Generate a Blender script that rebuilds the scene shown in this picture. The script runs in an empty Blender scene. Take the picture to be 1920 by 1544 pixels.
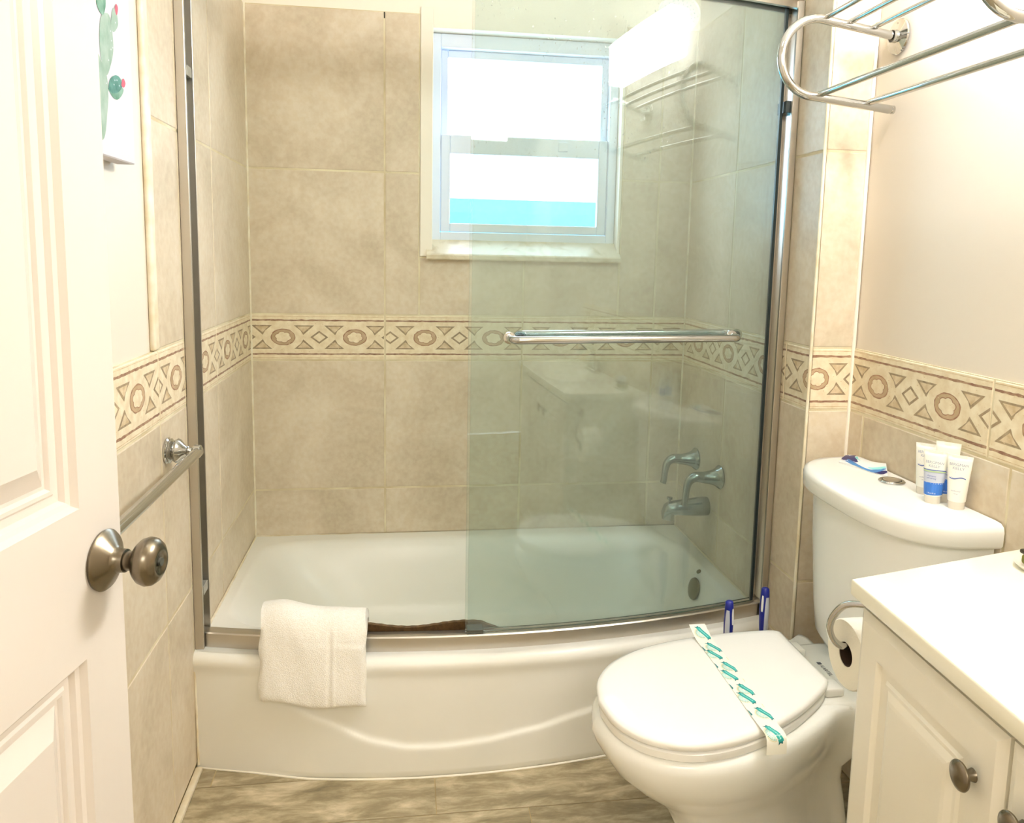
import bpy, bmesh, math, random
from math import sin, cos, pi, radians, sqrt, atan2, exp
from mathutils import Vector, Matrix

random.seed(7)
S = bpy.context.scene
COL = S.collection

# ------------------------------------------------------------------ camera
cd = bpy.data.cameras.new('camera')
cam = bpy.data.objects.new('camera', cd)
COL.objects.link(cam)
S.camera = cam
RT = Vector((0.98989512, -0.14026032, 0.02084913))
UP = Vector((-0.00227175, 0.13132523, 0.99133674))
FW = Vector((0.14178322, 0.98136677, -0.12967956))
cam.matrix_world = Matrix(((RT.x, UP.x, -FW.x, 0.52399), (RT.y, UP.y, -FW.y, -2.77508), (RT.z, UP.z, -FW.z, 1.30637), (0, 0, 0, 1)))
cd.sensor_fit = 'HORIZONTAL'
cd.sensor_width = 36.0
cd.lens = 0.77667 * 36.0
cd.shift_x = -0.00912
cd.shift_y = -0.05223
cd.clip_start = 0.05
cd.clip_end = 100

# ------------------------------------------------------------------ world, lights, exposure
wd = bpy.data.worlds.new('sky')
S.world = wd
wd.use_nodes = True
bg = wd.node_tree.nodes['Background']
bg.inputs['Color'].default_value = (0.72, 0.86, 1.0, 1)
bg.inputs['Strength'].default_value = 9.0

S.view_settings.view_transform = 'Standard'
S.view_settings.look = 'None'
S.view_settings.gamma = 1.0
S.view_settings.use_curve_mapping = False
S.view_settings.exposure = 0.38
S.cycles.use_denoising = True
S.cycles.max_bounces = 12
S.cycles.diffuse_bounces = 6
S.cycles.glossy_bounces = 6
S.cycles.transparent_max_bounces = 24
S.cycles.transmission_bounces = 8
S.cycles.sample_clamp_indirect = 6.0
S.cycles.caustics_reflective = False
S.cycles.caustics_refractive = False


def area_light(name, loc, rot, sx, sy, power, color, portal=False):
    l = bpy.data.lights.new(name, 'AREA')
    l.shape = 'RECTANGLE'
    l.size = sx
    l.size_y = sy
    l.energy = power
    l.color = color
    o = bpy.data.objects.new(name, l)
    COL.objects.link(o)
    o.location = loc
    o.rotation_euler = rot
    if portal:
        l.cycles.is_portal = True
    return o


area_light('window_portal', (0.92, 0.118, 1.69), (radians(-90), 0, 0), 0.66, 0.68, 1, (1, 1, 1), portal=True)
area_light('hallway_fill', (0.75, -3.9, 2.3), (radians(42), 0, 0), 1.1, 0.8, 22, (1.0, 0.97, 0.93))  # unseen fill light added behind the camera to brighten the room

W = 1.524      # tub alcove width
XQ = 1.638     # face of the right wall beside the toilet
YF = -0.9215   # return of the alcove's right side
GL = [0.0]


def srgb(r, g, b):
    def f(c):
        c /= 255.0
        return c / 12.92 if c <= 0.04045 else ((c + 0.055) / 1.055) ** 2.4
    return (f(r), f(g), f(b), 1.0)


# ------------------------------------------------------------------ materials
def new_mat(name):
    m = bpy.data.materials.new(name)
    m.use_nodes = True
    nt = m.node_tree
    return m, nt, nt.nodes['Principled BSDF']


def P(name, col, rough=0.5, metal=0.0, col2=None, scale=8.0, bump=0.0, bscale=200.0, spec=0.5, coat=0.0, sss=0.0, detail=4.0, stretch=None, lo=0.35, hi=0.65, distort=0.0):
    m, nt, b = new_mat(name)
    b.inputs['Base Color'].default_value = col
    b.inputs['Roughness'].default_value = rough
    b.inputs['Metallic'].default_value = metal
    b.inputs['Specular IOR Level'].default_value = spec
    b.inputs['Coat Weight'].default_value = coat
    b.inputs['Coat Roughness'].default_value = 0.08
    if sss:
        b.inputs['Subsurface Weight'].default_value = sss
        b.inputs['Subsurface Scale'].default_value = 0.01
    geo = nt.nodes.new('ShaderNodeNewGeometry')
    src = geo.outputs['Position']
    if stretch:
        mp = nt.nodes.new('ShaderNodeMapping')
        mp.inputs['Scale'].default_value = stretch
        nt.links.new(src, mp.inputs['Vector'])
        src = mp.outputs['Vector']
    if col2:
        n = nt.nodes.new('ShaderNodeTexNoise')
        n.inputs['Scale'].default_value = scale
        n.inputs['Detail'].default_value = detail
        n.inputs['Distortion'].default_value = distort
        nt.links.new(src, n.inputs['Vector'])
        mr = nt.nodes.new('ShaderNodeMapRange')
        mr.inputs['From Min'].default_value = lo
        mr.inputs['From Max'].default_value = hi
        nt.links.new(n.outputs['Fac'], mr.inputs['Value'])
        mx = nt.nodes.new('ShaderNodeMix')
        mx.data_type = 'RGBA'
        mx.inputs['A'].default_value = col
        mx.inputs['B'].default_value = col2
        nt.links.new(mr.outputs['Result'], mx.inputs['Factor'])
        nt.links.new(mx.outputs['Result'], b.inputs['Base Color'])
    if bump:
        n2 = nt.nodes.new('ShaderNodeTexNoise')
        n2.inputs['Scale'].default_value = bscale
        n2.inputs['Detail'].default_value = 3
        nt.links.new(src, n2.inputs['Vector'])
        bp = nt.nodes.new('ShaderNodeBump')
        bp.inputs['Strength'].default_value = bump
        bp.inputs['Distance'].default_value = 0.002
        nt.links.new(n2.outputs['Fac'], bp.inputs['Height'])
        nt.links.new(bp.outputs['Normal'], b.inputs['Normal'])
    return m


def mat_tile():
    """beige stone-look ceramic: large clouds, fine mottling, a different patch of noise per tile"""
    m, nt, b = new_mat('beige_tile')
    N = nt.nodes
    geo = N.new('ShaderNodeNewGeometry')
    uv = N.new('ShaderNodeUVMap')
    add = N.new('ShaderNodeVectorMath')
    add.operation = 'MULTIPLY_ADD'
    add.inputs[1].default_value = (17, 23, 0)
    nt.links.new(uv.outputs['UV'], add.inputs[0])
    nt.links.new(geo.outputs['Position'], add.inputs[2])
    n1 = N.new('ShaderNodeTexNoise')
    n1.inputs['Scale'].default_value = 3.6
    n1.inputs['Detail'].default_value = 6
    n1.inputs['Roughness'].default_value = 0.62
    n1.inputs['Distortion'].default_value = 0.6
    nt.links.new(add.outputs[0], n1.inputs['Vector'])
    n2 = N.new('ShaderNodeTexNoise')
    n2.inputs['Scale'].default_value = 60.0
    n2.inputs['Detail'].default_value = 5
    nt.links.new(add.outputs[0], n2.inputs['Vector'])
    r1 = N.new('ShaderNodeValToRGB')
    e = r1.color_ramp.elements
    e[0].position = 0.30
    e[0].color = srgb(199, 185, 160)
    e[1].position = 0.72
    e[1].color = srgb(230, 218, 197)
    k = r1.color_ramp.elements.new(0.5)
    k.color = srgb(215, 201, 178)
    nt.links.new(n1.outputs['Fac'], r1.inputs['Fac'])
    mx = N.new('ShaderNodeMix')
    mx.data_type = 'RGBA'
    mx.blend_type = 'OVERLAY'
    mx.inputs['Factor'].default_value = 0.16
    nt.links.new(r1.outputs['Color'], mx.inputs['A'])
    cr = N.new('ShaderNodeValToRGB')
    cr.color_ramp.elements[0].position = 0.35
    cr.color_ramp.elements[0].color = (0.25, 0.25, 0.25, 1)
    cr.color_ramp.elements[1].position = 0.65
    cr.color_ramp.elements[1].color = (0.75, 0.75, 0.75, 1)
    nt.links.new(n2.outputs['Fac'], cr.inputs['Fac'])
    nt.links.new(cr.outputs['Color'], mx.inputs['B'])
    nt.links.new(mx.outputs['Result'], b.inputs['Base Color'])
    b.inputs['Roughness'].default_value = 0.38
    b.inputs['Specular IOR Level'].default_value = 0.4
    bp = N.new('ShaderNodeBump')
    bp.inputs['Strength'].default_value = 0.12
    bp.inputs['Distance'].default_value = 0.002
    nt.links.new(n2.outputs['Fac'], bp.inputs['Height'])
    nt.links.new(bp.outputs['Normal'], b.inputs['Normal'])
    return m


def mat_floor():
    """weathered wood-look plank tile, streaked along the plank"""
    m, nt, b = new_mat('wood_look_plank')
    N = nt.nodes
    geo = N.new('ShaderNodeNewGeometry')
    uv = N.new('ShaderNodeUVMap')
    add = N.new('ShaderNodeVectorMath')
    add.operation = 'MULTIPLY_ADD'
    add.inputs[1].default_value = (9, 13, 0)
    nt.links.new(uv.outputs['UV'], add.inputs[0])
    nt.links.new(geo.outputs['Position'], add.inputs[2])
    mp = N.new('ShaderNodeMapping')
    mp.inputs['Scale'].default_value = (4.0, 13, 1)
    nt.links.new(add.outputs[0], mp.inputs['Vector'])
    n1 = N.new('ShaderNodeTexNoise')
    n1.inputs['Scale'].default_value = 1.9
    n1.inputs['Detail'].default_value = 8
    n1.inputs['Roughness'].default_value = 0.66
    n1.inputs['Distortion'].default_value = 0.35
    nt.links.new(mp.outputs['Vector'], n1.inputs['Vector'])
    r1 = N.new('ShaderNodeValToRGB')
    e = r1.color_ramp.elements
    e[0].position = 0.28
    e[0].color = srgb(112, 102, 78)
    e[1].position = 0.74
    e[1].color = srgb(222, 210, 184)
    k = e.new(0.44)
    k.color = srgb(146, 134, 106)
    k = e.new(0.56)
    k.color = srgb(180, 167, 138)
    nt.links.new(n1.outputs['Fac'], r1.inputs['Fac'])
    nt.links.new(r1.outputs['Color'], b.inputs['Base Color'])
    b.inputs['Roughness'].default_value = 0.42
    return m


def mat_glass(name, tint, edge=False, haze=0.0, refl=1.0, ior=1.5, speck=False):
    """clear sheet glass: tinted straight-through transmission plus Fresnel reflection"""
    m = bpy.data.materials.new(name)
    m.use_nodes = True
    nt = m.node_tree
    N = nt.nodes
    for n in list(N):
        N.remove(n)
    out = N.new('ShaderNodeOutputMaterial')
    tr = N.new('ShaderNodeBsdfTransparent')
    tr.inputs['Color'].default_value = tint
    gl = N.new('ShaderNodeBsdfGlossy')
    gl.inputs['Roughness'].default_value = 0.012
    fr = N.new('ShaderNodeFresnel')
    # rays pass straight through, so both faces use the same outside-in Fresnel curve
    gb = N.new('ShaderNodeNewGeometry')
    im = N.new('ShaderNodeMath')
    im.operation = 'MULTIPLY_ADD'
    im.inputs[1].default_value = 1 / ior - ior
    im.inputs[2].default_value = ior
    nt.links.new(gb.outputs['Backfacing'], im.inputs[0])
    nt.links.new(im.outputs[0], fr.inputs['IOR'])
    mx = N.new('ShaderNodeMixShader')
    if refl != 1.0:
        ml = N.new('ShaderNodeMath')
        ml.operation = 'MULTIPLY'
        ml.use_clamp = True
        ml.inputs[1].default_value = refl
        nt.links.new(fr.outputs['Fac'], ml.inputs[0])
        nt.links.new(ml.outputs[0], mx.inputs['Fac'])
    else:
        nt.links.new(fr.outputs['Fac'], mx.inputs['Fac'])
    nt.links.new(tr.outputs[0], mx.inputs[1])
    nt.links.new(gl.outputs[0], mx.inputs[2])
    last = mx
    if haze or speck:
        df = N.new('ShaderNodeBsdfDiffuse')
        df.inputs['Color'].default_value = (0.85, 0.9, 0.88, 1)
        m2 = N.new('ShaderNodeMixShader')
        m2.inputs['Fac'].default_value = haze  # veil of reflections on the glass, painted as an even diffuse whitening
        if speck:
            geo = N.new('ShaderNodeNewGeometry')
            mp = N.new('ShaderNodeMapping')
            mp.inputs['Scale'].default_value = (1, 1, 0.55)
            nt.links.new(geo.outputs['Position'], mp.inputs['Vector'])
            n = N.new('ShaderNodeTexNoise')
            n.inputs['Scale'].default_value = 190
            n.inputs['Detail'].default_value = 2
            nt.links.new(mp.outputs['Vector'], n.inputs['Vector'])
            n3 = N.new('ShaderNodeTexNoise')
            n3.inputs['Scale'].default_value = 7
            nt.links.new(geo.outputs['Position'], n3.inputs['Vector'])
            r = N.new('ShaderNodeMapRange')
            r.inputs['From Min'].default_value = 0.715
            r.inputs['From Max'].default_value = 0.80
            r.inputs['To Min'].default_value = 0.0
            r.inputs['To Max'].default_value = 0.38
            a = N.new('ShaderNodeMath')
            a.operation = 'MULTIPLY_ADD'
            a.inputs[1].default_value = 0.3
            nt.links.new(n3.outputs['Fac'], a.inputs[0])
            s = N.new('ShaderNodeMath')
            s.operation = 'SUBTRACT'
            s.inputs[1].default_value = 0.13
            nt.links.new(n.outputs['Fac'], s.inputs[0])
            nt.links.new(s.outputs[0], a.inputs[2])
            nt.links.new(a.outputs[0], r.inputs['Value'])
            # limescale sits on the upper part of the sheet, away from the wall side
            sx = N.new('ShaderNodeSeparateXYZ')
            nt.links.new(geo.outputs['Position'], sx.inputs[0])
            kx = N.new('ShaderNodeMapRange')
            kx.inputs['From Min'].default_value = 1.28
            kx.inputs['From Max'].default_value = 1.12
            nt.links.new(sx.outputs['X'], kx.inputs['Value'])
            kz = N.new('ShaderNodeMapRange')
            kz.inputs['From Min'].default_value = 1.42
            kz.inputs['From Max'].default_value = 1.60
            nt.links.new(sx.outputs['Z'], kz.inputs['Value'])
            km = N.new('ShaderNodeMath')
            km.operation = 'MULTIPLY'
            nt.links.new(kx.outputs['Result'], km.inputs[0])
            nt.links.new(kz.outputs['Result'], km.inputs[1])
            kf = N.new('ShaderNodeMath')
            kf.operation = 'MULTIPLY_ADD'
            kf.inputs[2].default_value = haze
            nt.links.new(r.outputs['Result'], kf.inputs[0])
            nt.links.new(km.outputs[0], kf.inputs[1])
            nt.links.new(kf.outputs[0], m2.inputs['Fac'])
        nt.links.new(mx.outputs[0], m2.inputs[1])
        nt.links.new(df.outputs[0], m2.inputs[2])
        last = m2
    nt.links.new(last.outputs[0], out.inputs['Surface'])
    return m


def mat_emit(name, col, strength):
    m = bpy.data.materials.new(name)
    m.use_nodes = True
    nt = m.node_tree
    for n in list(nt.nodes):
        nt.nodes.remove(n)
    out = nt.nodes.new('ShaderNodeOutputMaterial')
    e = nt.nodes.new('ShaderNodeEmission')
    e.inputs['Color'].default_value = col
    e.inputs['Strength'].default_value = strength
    nt.links.new(e.outputs[0], out.inputs['Surface'])
    return m


M = {}
M['tile'] = mat_tile()
M['grout'] = P('grout', srgb(236, 228, 200), 0.8, col2=srgb(206, 190, 154), scale=6, bump=0.3, bscale=300)
M['floor_grout'] = P('floor_grout', srgb(200, 182, 140), 0.8, col2=srgb(170, 150, 110), scale=9)
M['floor'] = mat_floor()
M['border'] = P('border_stone', srgb(243, 232, 206), 0.45, col2=srgb(228, 212, 180), scale=45, bump=0.25, bscale=160, detail=6)
M['b_line'] = P('border_brown_line', srgb(134, 96, 76), 0.5, col2=srgb(176, 146, 118), scale=55, detail=5)
M['b_faint'] = P('border_faint_line', srgb(196, 168, 126), 0.5, col2=srgb(230, 212, 176), scale=40)
M['b_ring'] = P('border_rust_ring', srgb(144, 104, 80), 0.5, col2=srgb(176, 142, 112), scale=50)
M['b_ringfill'] = P('border_ring_fill', srgb(200, 172, 142), 0.5, col2=srgb(184, 160, 124), scale=35)
M['b_tri'] = P('border_olive_edge', srgb(142, 124, 98), 0.5, col2=srgb(172, 152, 122), scale=60)
M['b_trifill'] = P('border_sand_fill', srgb(226, 210, 180), 0.5, col2=srgb(200, 176, 136), scale=50)
M['paint'] = P('cream_paint', srgb(232, 223, 210), 0.5, bump=0.08, bscale=90)
M['paint_white'] = P('white_paint', srgb(250, 244, 230), 0.45, bump=0.06, bscale=90)
M['ceiling'] = P('ceiling_paint', srgb(250, 246, 234), 0.7)
M['caulk'] = P('caulk', srgb(246, 240, 222), 0.5, col2=srgb(228, 214, 182), scale=18)
M['porcelain'] = P('white_porcelain', srgb(249, 249, 244), 0.09, spec=0.5)
M['tub'] = P('tub_enamel', srgb(247, 246, 240), 0.3, col2=srgb(243, 242, 234), scale=3)
M['seat'] = P('seat_plastic', srgb(251, 250, 246), 0.16)
M['vinyl'] = P('window_vinyl', srgb(226, 236, 250), 0.35)  # blue of the window flare is put into the vinyl colour
M['marble'] = P('sill_marble', srgb(226, 216, 192), 0.3, col2=srgb(196, 182, 150), scale=14, detail=7, lo=0.48, hi=0.7, distort=1.2)
M['chrome'] = P('chrome', srgb(196, 196, 194), 0.07, metal=1.0)
M['alu'] = P('brushed_aluminium', srgb(206, 200, 190), 0.34, metal=1.0, bump=0.05, bscale=400)
M['channel'] = P('dark_channel', srgb(96, 98, 92), 0.4, metal=0.7)
M['seal'] = P('dark_seal', srgb(34, 44, 46), 0.35)
M['nickel'] = P('satin_nickel', srgb(124, 115, 100), 0.27, metal=1.0)
M['faucet'] = P('worn_chrome', srgb(150, 156, 150), 0.2, metal=1.0)
M['drainmat'] = P('drain_metal', srgb(120, 114, 88), 0.28, metal=1.0)
M['bumper'] = P('clear_bumper', srgb(150, 148, 138), 0.25)
M['doorpaint'] = P('door_paint', srgb(222, 214, 206), 0.22, bump=0.25, bscale=26, stretch=(1, 1, 0.25))
M['cabinet'] = P('cabinet_paint', srgb(240, 236, 222), 0.32, bump=0.05, bscale=120)
M['counter'] = P('counter_cultured_marble', srgb(252, 250, 234), 0.2)
M['glass'] = mat_glass('shower_glass', (0.914, 0.955, 0.950, 1), haze=0.02, refl=1.6, speck=True)
M['glass_edge'] = P('glass_edge', srgb(52, 76, 68), 0.15)
M['pane'] = mat_glass('window_pane', (0.96, 0.98, 1.0, 1))
M['terry'] = P('white_terry', srgb(255, 253, 247), 0.95, col2=srgb(250, 247, 238), scale=150, bump=1.0, bscale=420, spec=0.1)
M['blue'] = P('navy_plastic', srgb(16, 28, 128), 0.3)
M['greyplastic'] = P('pale_grey_plastic', srgb(198, 202, 214), 0.35)
M['whiteplastic'] = P('white_plastic', srgb(246, 246, 244), 0.3)
M['paper'] = P('paper', srgb(250, 246, 232), 0.85, bump=0.3, bscale=300)
M['core'] = P('cardboard_core', srgb(58, 40, 24), 0.9)
M['band'] = P('paper_band', srgb(252, 250, 238), 0.6)
M['teal'] = P('teal_ink', srgb(44, 168, 162), 0.6)
M['darkteal'] = P('dark_teal_ink', srgb(30, 116, 122), 0.6)
M['palecyan'] = P('pale_cyan_ink', srgb(150, 222, 222), 0.6)
M['gold'] = P('pale_gold_ink', srgb(222, 206, 140), 0.6)
M['tube'] = P('tube_plastic', srgb(252, 252, 244), 0.35)
M['tubegrey'] = P('tube_grey_print', srgb(206, 212, 228), 0.35)
M['tubeblue'] = P('tube_blue_print', srgb(56, 118, 208), 0.3)
M['inkblue'] = P('ink_blue', srgb(66, 96, 168), 0.5)
M['inkgreen'] = P('ink_green', srgb(190, 216, 160), 0.5)
M['inkgrey'] = P('ink_grey', srgb(168, 176, 206), 0.5)
M['navy'] = P('ink_navy', srgb(20, 16, 92), 0.4)
M['midblue'] = P('ink_mid_blue', srgb(70, 130, 190), 0.4)
M['inkword'] = P('pale_word_ink', srgb(150, 156, 180), 0.5)
M['cap'] = P('clear_cap', srgb(240, 234, 222), 0.2)
M['canvas'] = P('canvas', srgb(214, 212, 220), 0.8, bump=0.2, bscale=500)
M['g1'] = P('cactus_green', srgb(124, 152, 136), 0.8, col2=srgb(168, 186, 178), scale=26, lo=0.3, hi=0.7)
M['g2'] = P('cactus_deep_green', srgb(78, 124, 106), 0.8, col2=srgb(130, 164, 150), scale=40)
M['g3'] = P('cactus_teal', srgb(54, 104, 100), 0.8, col2=srgb(92, 140, 132), scale=50)
M['pink'] = P('cactus_pink', srgb(190, 90, 110), 0.8)
M['brownmat'] = P('brown_dimpled_rubber', srgb(98, 74, 38), 0.7, col2=srgb(70, 50, 22), scale=90, bump=0.8, bscale=150)
M['outside'] = P('turquoise_render', srgb(44, 196, 226), 0.7)
M['olive'] = P('olive_print', srgb(120, 116, 30), 0.5)
M['black'] = P('dark_print', srgb(48, 38, 22), 0.4)
M['dark'] = P('shadow_gap_wood', srgb(60, 48, 36), 0.8)
M['lamp'] = mat_emit('lit_opal_glass', (1.0, 0.975, 0.93, 1), 56.0)
M['dome'] = mat_emit('fill_dome_glow', (1.0, 0.968, 0.915, 1), 4.5)  # glow of the added ceiling fill
M['ink'] = P('black_ink', srgb(70, 72, 84), 0.5)

# ------------------------------------------------------------------ object helpers
ROOT = {}


def base(o):
    return ROOT.get(o.name, Vector((0, 0, 0))) if o else Vector((0, 0, 0))


def obj(name, bm, mats, parent=None, origin=None, smooth=None, label=None, recalc=True):
    """link a bmesh (built in world coordinates) as one object; a part takes its root's origin"""
    if not isinstance(mats, (list, tuple)):
        mats = [mats]
    if recalc:
        bmesh.ops.recalc_face_normals(bm, faces=bm.faces[:])
    if parent:
        og = base(parent)
    elif origin:
        og = Vector(origin)
    else:
        bm.verts.ensure_lookup_table()
        xs = [v.co.x for v in bm.verts]
        ys = [v.co.y for v in bm.verts]
        zs = [v.co.z for v in bm.verts]
        og = Vector(((min(xs) + max(xs)) / 2, (min(ys) + max(ys)) / 2, min(zs)))
    bmesh.ops.translate(bm, verts=bm.verts[:], vec=-og)
    me = bpy.data.meshes.new(name)
    bm.to_mesh(me)
    bm.free()
    for m in mats:
        me.materials.append(M[m])
    if smooth is not None:
        me.shade_smooth()
        if smooth < 180:
            me.set_sharp_from_angle(angle=radians(smooth))
    o = bpy.data.objects.new(name, me)
    COL.objects.link(o)
    if parent:
        o.parent = parent
    else:
        o.location = og
    ROOT[o.name] = og
    if label:
        o['label'] = label
    return o


def thing(name, loc, label, cat, group=None):
    o = bpy.data.objects.new(name, None)
    o.empty_display_size = 0.05
    COL.objects.link(o)
    o.location = loc
    ROOT[o.name] = Vector(loc)
    o['label'] = label
    o['category'] = cat
    if group:
        o['group'] = group
    return o


def tag(o, label, cat, group=None):
    o['label'] = label
    o['category'] = cat
    if group:
        o['group'] = group
    return o


def struct(o):
    o['kind'] = 'structure'
    return o


def add_box(bm, lo, hi, mi=0, bevel=0.0, seg=2):
    x0, y0, z0 = lo
    x1, y1, z1 = hi
    vs = [bm.verts.new(p) for p in ((x0, y0, z0), (x1, y0, z0), (x1, y1, z0), (x0, y1, z0), (x0, y0, z1), (x1, y0, z1), (x1, y1, z1), (x0, y1, z1))]
    fs = []
    for q in ((3, 2, 1, 0), (4, 5, 6, 7), (0, 1, 5, 4), (1, 2, 6, 5), (2, 3, 7, 6), (3, 0, 4, 7)):
        f = bm.faces.new([vs[i] for i in q])
        f.material_index = mi
        fs.append(f)
    if bevel:
        es = list({e for f in fs for e in f.edges})
        bmesh.ops.bevel(bm, geom=es, offset=bevel, segments=seg, profile=0.5, affect='EDGES')
    return fs


def box(lo, hi, bevel=0.0, seg=2):
    bm = bmesh.new()
    add_box(bm, lo, hi, 0, bevel, seg)
    return bm


def add_tube(bm, pts, r, seg=14, mi=0, cap=True, closed=False):
    pts = [Vector(p) for p in pts]
    n = len(pts)
    rs = r if isinstance(r, (list, tuple)) else [r] * n
    prev = None
    rings = []
    for i, p in enumerate(pts):
        if closed:
            t = (pts[(i + 1) % n] - pts[i - 1]).normalized()
        elif i == 0:
            t = (pts[1] - p).normalized()
        elif i == n - 1:
            t = (p - pts[i - 1]).normalized()
        else:
            t = ((pts[i + 1] - p).normalized() + (p - pts[i - 1]).normalized()).normalized()
        if prev is None:
            a = Vector((0, 0, 1)) if abs(t.z) < 0.9 else Vector((1, 0, 0))
            u = t.cross(a).normalized()
        else:
            u = (prev - t * prev.dot(t)).normalized()
        prev = u
        w = t.cross(u)
        rings.append([bm.verts.new(p + (u * cos(2 * pi * k / seg) + w * sin(2 * pi * k / seg)) * rs[i]) for k in range(seg)])
    m = n if closed else n - 1
    for i in range(m):
        a, b = rings[i], rings[(i + 1) % n]
        for k in range(seg):
            f = bm.faces.new((a[k], a[(k + 1) % seg], b[(k + 1) % seg], b[k]))
            f.material_index = mi
    if cap and not closed:
        bm.faces.new(list(reversed(rings[0]))).material_index = mi
        bm.faces.new(rings[-1]).material_index = mi
    return rings


def tube(pts, r, seg=14, cap=True):
    bm = bmesh.new()
    add_tube(bm, pts, r, seg, 0, cap)
    return bm


def add_lathe(bm, prof, origin, axis, seg=40, mi=0):
    """prof: (distance along axis, radius)"""
    axis = Vector(axis).normalized()
    a = Vector((0, 0, 1)) if abs(axis.z) < 0.9 else Vector((1, 0, 0))
    u = axis.cross(a).normalized()
    w = axis.cross(u)
    o = Vector(origin)
    rings = []
    for h, r in prof:
        if r < 1e-6:
            rings.append([bm.verts.new(o + axis * h)])
        else:
            rings.append([bm.verts.new(o + axis * h + (u * cos(2 * pi * k / seg) + w * sin(2 * pi * k / seg)) * r) for k in range(seg)])
    for i in range(len(rings) - 1):
        A, B = rings[i], rings[i + 1]
        for k in range(seg):
            k2 = (k + 1) % seg
            if len(A) == 1 and len(B) == 1:
                continue
            if len(A) == 1:
                f = bm.faces.new((A[0], B[k2], B[k]))
            elif len(B) == 1:
                f = bm.faces.new((A[k], A[k2], B[0]))
            else:
                f = bm.faces.new((A[k], A[k2], B[k2], B[k]))
            f.material_index = mi
    return rings


def lathe(prof, origin, axis, seg=40):
    bm = bmesh.new()
    add_lathe(bm, prof, origin, axis, seg)
    return bm


def loft(bm, rings, cap0=True, cap1=True, mi=0):
    R = [[bm.verts.new(p) for p in r] for r in rings]
    n = len(R[0])
    for i in range(len(R) - 1):
        for k in range(n):
            f = bm.faces.new((R[i][k], R[i][(k + 1) % n], R[i + 1][(k + 1) % n], R[i + 1][k]))
            f.material_index = mi
    if cap0:
        bm.faces.new(list(reversed(R[0]))).material_index = mi
    if cap1:
        bm.faces.new(R[-1]).material_index = mi
    return R


def catmull(pts, n=8, closed=False):
    out = []
    m = len(pts)
    rng = m if closed else m - 1
    for i in range(rng):
        if closed:
            p = [Vector(pts[(i + j - 1) % m]) for j in range(4)]
        else:
            p = [Vector(pts[max(0, min(m - 1, i + j - 1))]) for j in range(4)]
        for k in range(n):
            t = k / n
            out.append(0.5 * ((2 * p[1]) + (-p[0] + p[2]) * t + (2 * p[0] - 5 * p[1] + 4 * p[2] - p[3]) * t * t + (-p[0] + 3 * p[1] - 3 * p[2] + p[3]) * t ** 3))
    if not closed:
        out.append(Vector(pts[-1]))
    return out


def flat_poly(bm, pts3, mi=0):
    f = bm.faces.new([bm.verts.new(p) for p in pts3])
    f.material_index = mi
    return f


def text_bm(txt, size, mapf, extrude_=0.0, align='CENTER'):
    """lettering as a mesh; mapf takes (x, y) in the text plane to a world point"""
    cu = bpy.data.curves.new('lettering', 'FONT')
    cu.body = txt
    cu.size = size
    cu.align_x = align
    cu.align_y = 'CENTER'
    cu.resolution_u = 3
    to = bpy.data.objects.new('lettering', cu)
    COL.objects.link(to)
    dg = bpy.context.evaluated_depsgraph_get()
    me = bpy.data.meshes.new_from_object(to.evaluated_get(dg))
    bm = bmesh.new()
    bm.from_mesh(me)
    bpy.data.objects.remove(to)
    bpy.data.curves.remove(cu)
    bpy.data.meshes.remove(me)
    for v in bm.verts:
        v.co = mapf(v.co.x, v.co.y)
    return bm


def join_bm(dst, src, mi):
    vm = {v: dst.verts.new(v.co) for v in src.verts}
    for f in src.faces:
        try:
            nf = dst.faces.new([vm[v] for v in f.verts])
            nf.material_index = mi
        except ValueError:
            pass
    src.free()


# ------------------------------------------------------------------ walls
WALLS = {
    'back': (lambda u, v, d: Vector((u, -d, v)), Vector((0, -1, 0))),
    'left': (lambda u, v, d: Vector((d, u, v)), Vector((1, 0, 0))),
    'alcove': (lambda u, v, d: Vector((W - d, u, v)), Vector((-1, 0, 0))),
    'return': (lambda u, v, d: Vector((u, YF - d, v)), Vector((0, -1, 0))),
    'right': (lambda u, v, d: Vector((XQ - d, u, v)), Vector((-1, 0, 0))),
}


def add_slab(bm, wall, u0, u1, v0, v1, g=0.0055, dep=0.0014, bev=0.0022, mi=0, uvl=None):
    """one tile: a face at depth 0 with eased edges sinking into the grout"""
    mp, n = WALLS[wall]
    h = g / 2
    a = [(u0 + h, v0 + h), (u1 - h, v0 + h), (u1 - h, v1 - h), (u0 + h, v1 - h)]
    i = [(u0 + h + bev, v0 + h + bev), (u1 - h - bev, v0 + h + bev), (u1 - h - bev, v1 - h - bev), (u0 + h + bev, v1 - h - bev)]
    A = [bm.verts.new(mp(p[0], p[1], -dep)) for p in a]
    I = [bm.verts.new(mp(p[0], p[1], 0)) for p in i]
    r = (random.random(), random.random())
    fs = [bm.faces.new(I)] + [bm.faces.new((A[k], A[(k + 1) % 4], I[(k + 1) % 4], I[k])) for k in range(4)]
    for f in fs:
        f.material_index = mi
        f.normal_update()
        if f.normal.dot(n) < 0:
            f.normal_flip()
        if uvl:
            for l in f.loops:
                l[uvl].uv = r


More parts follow.
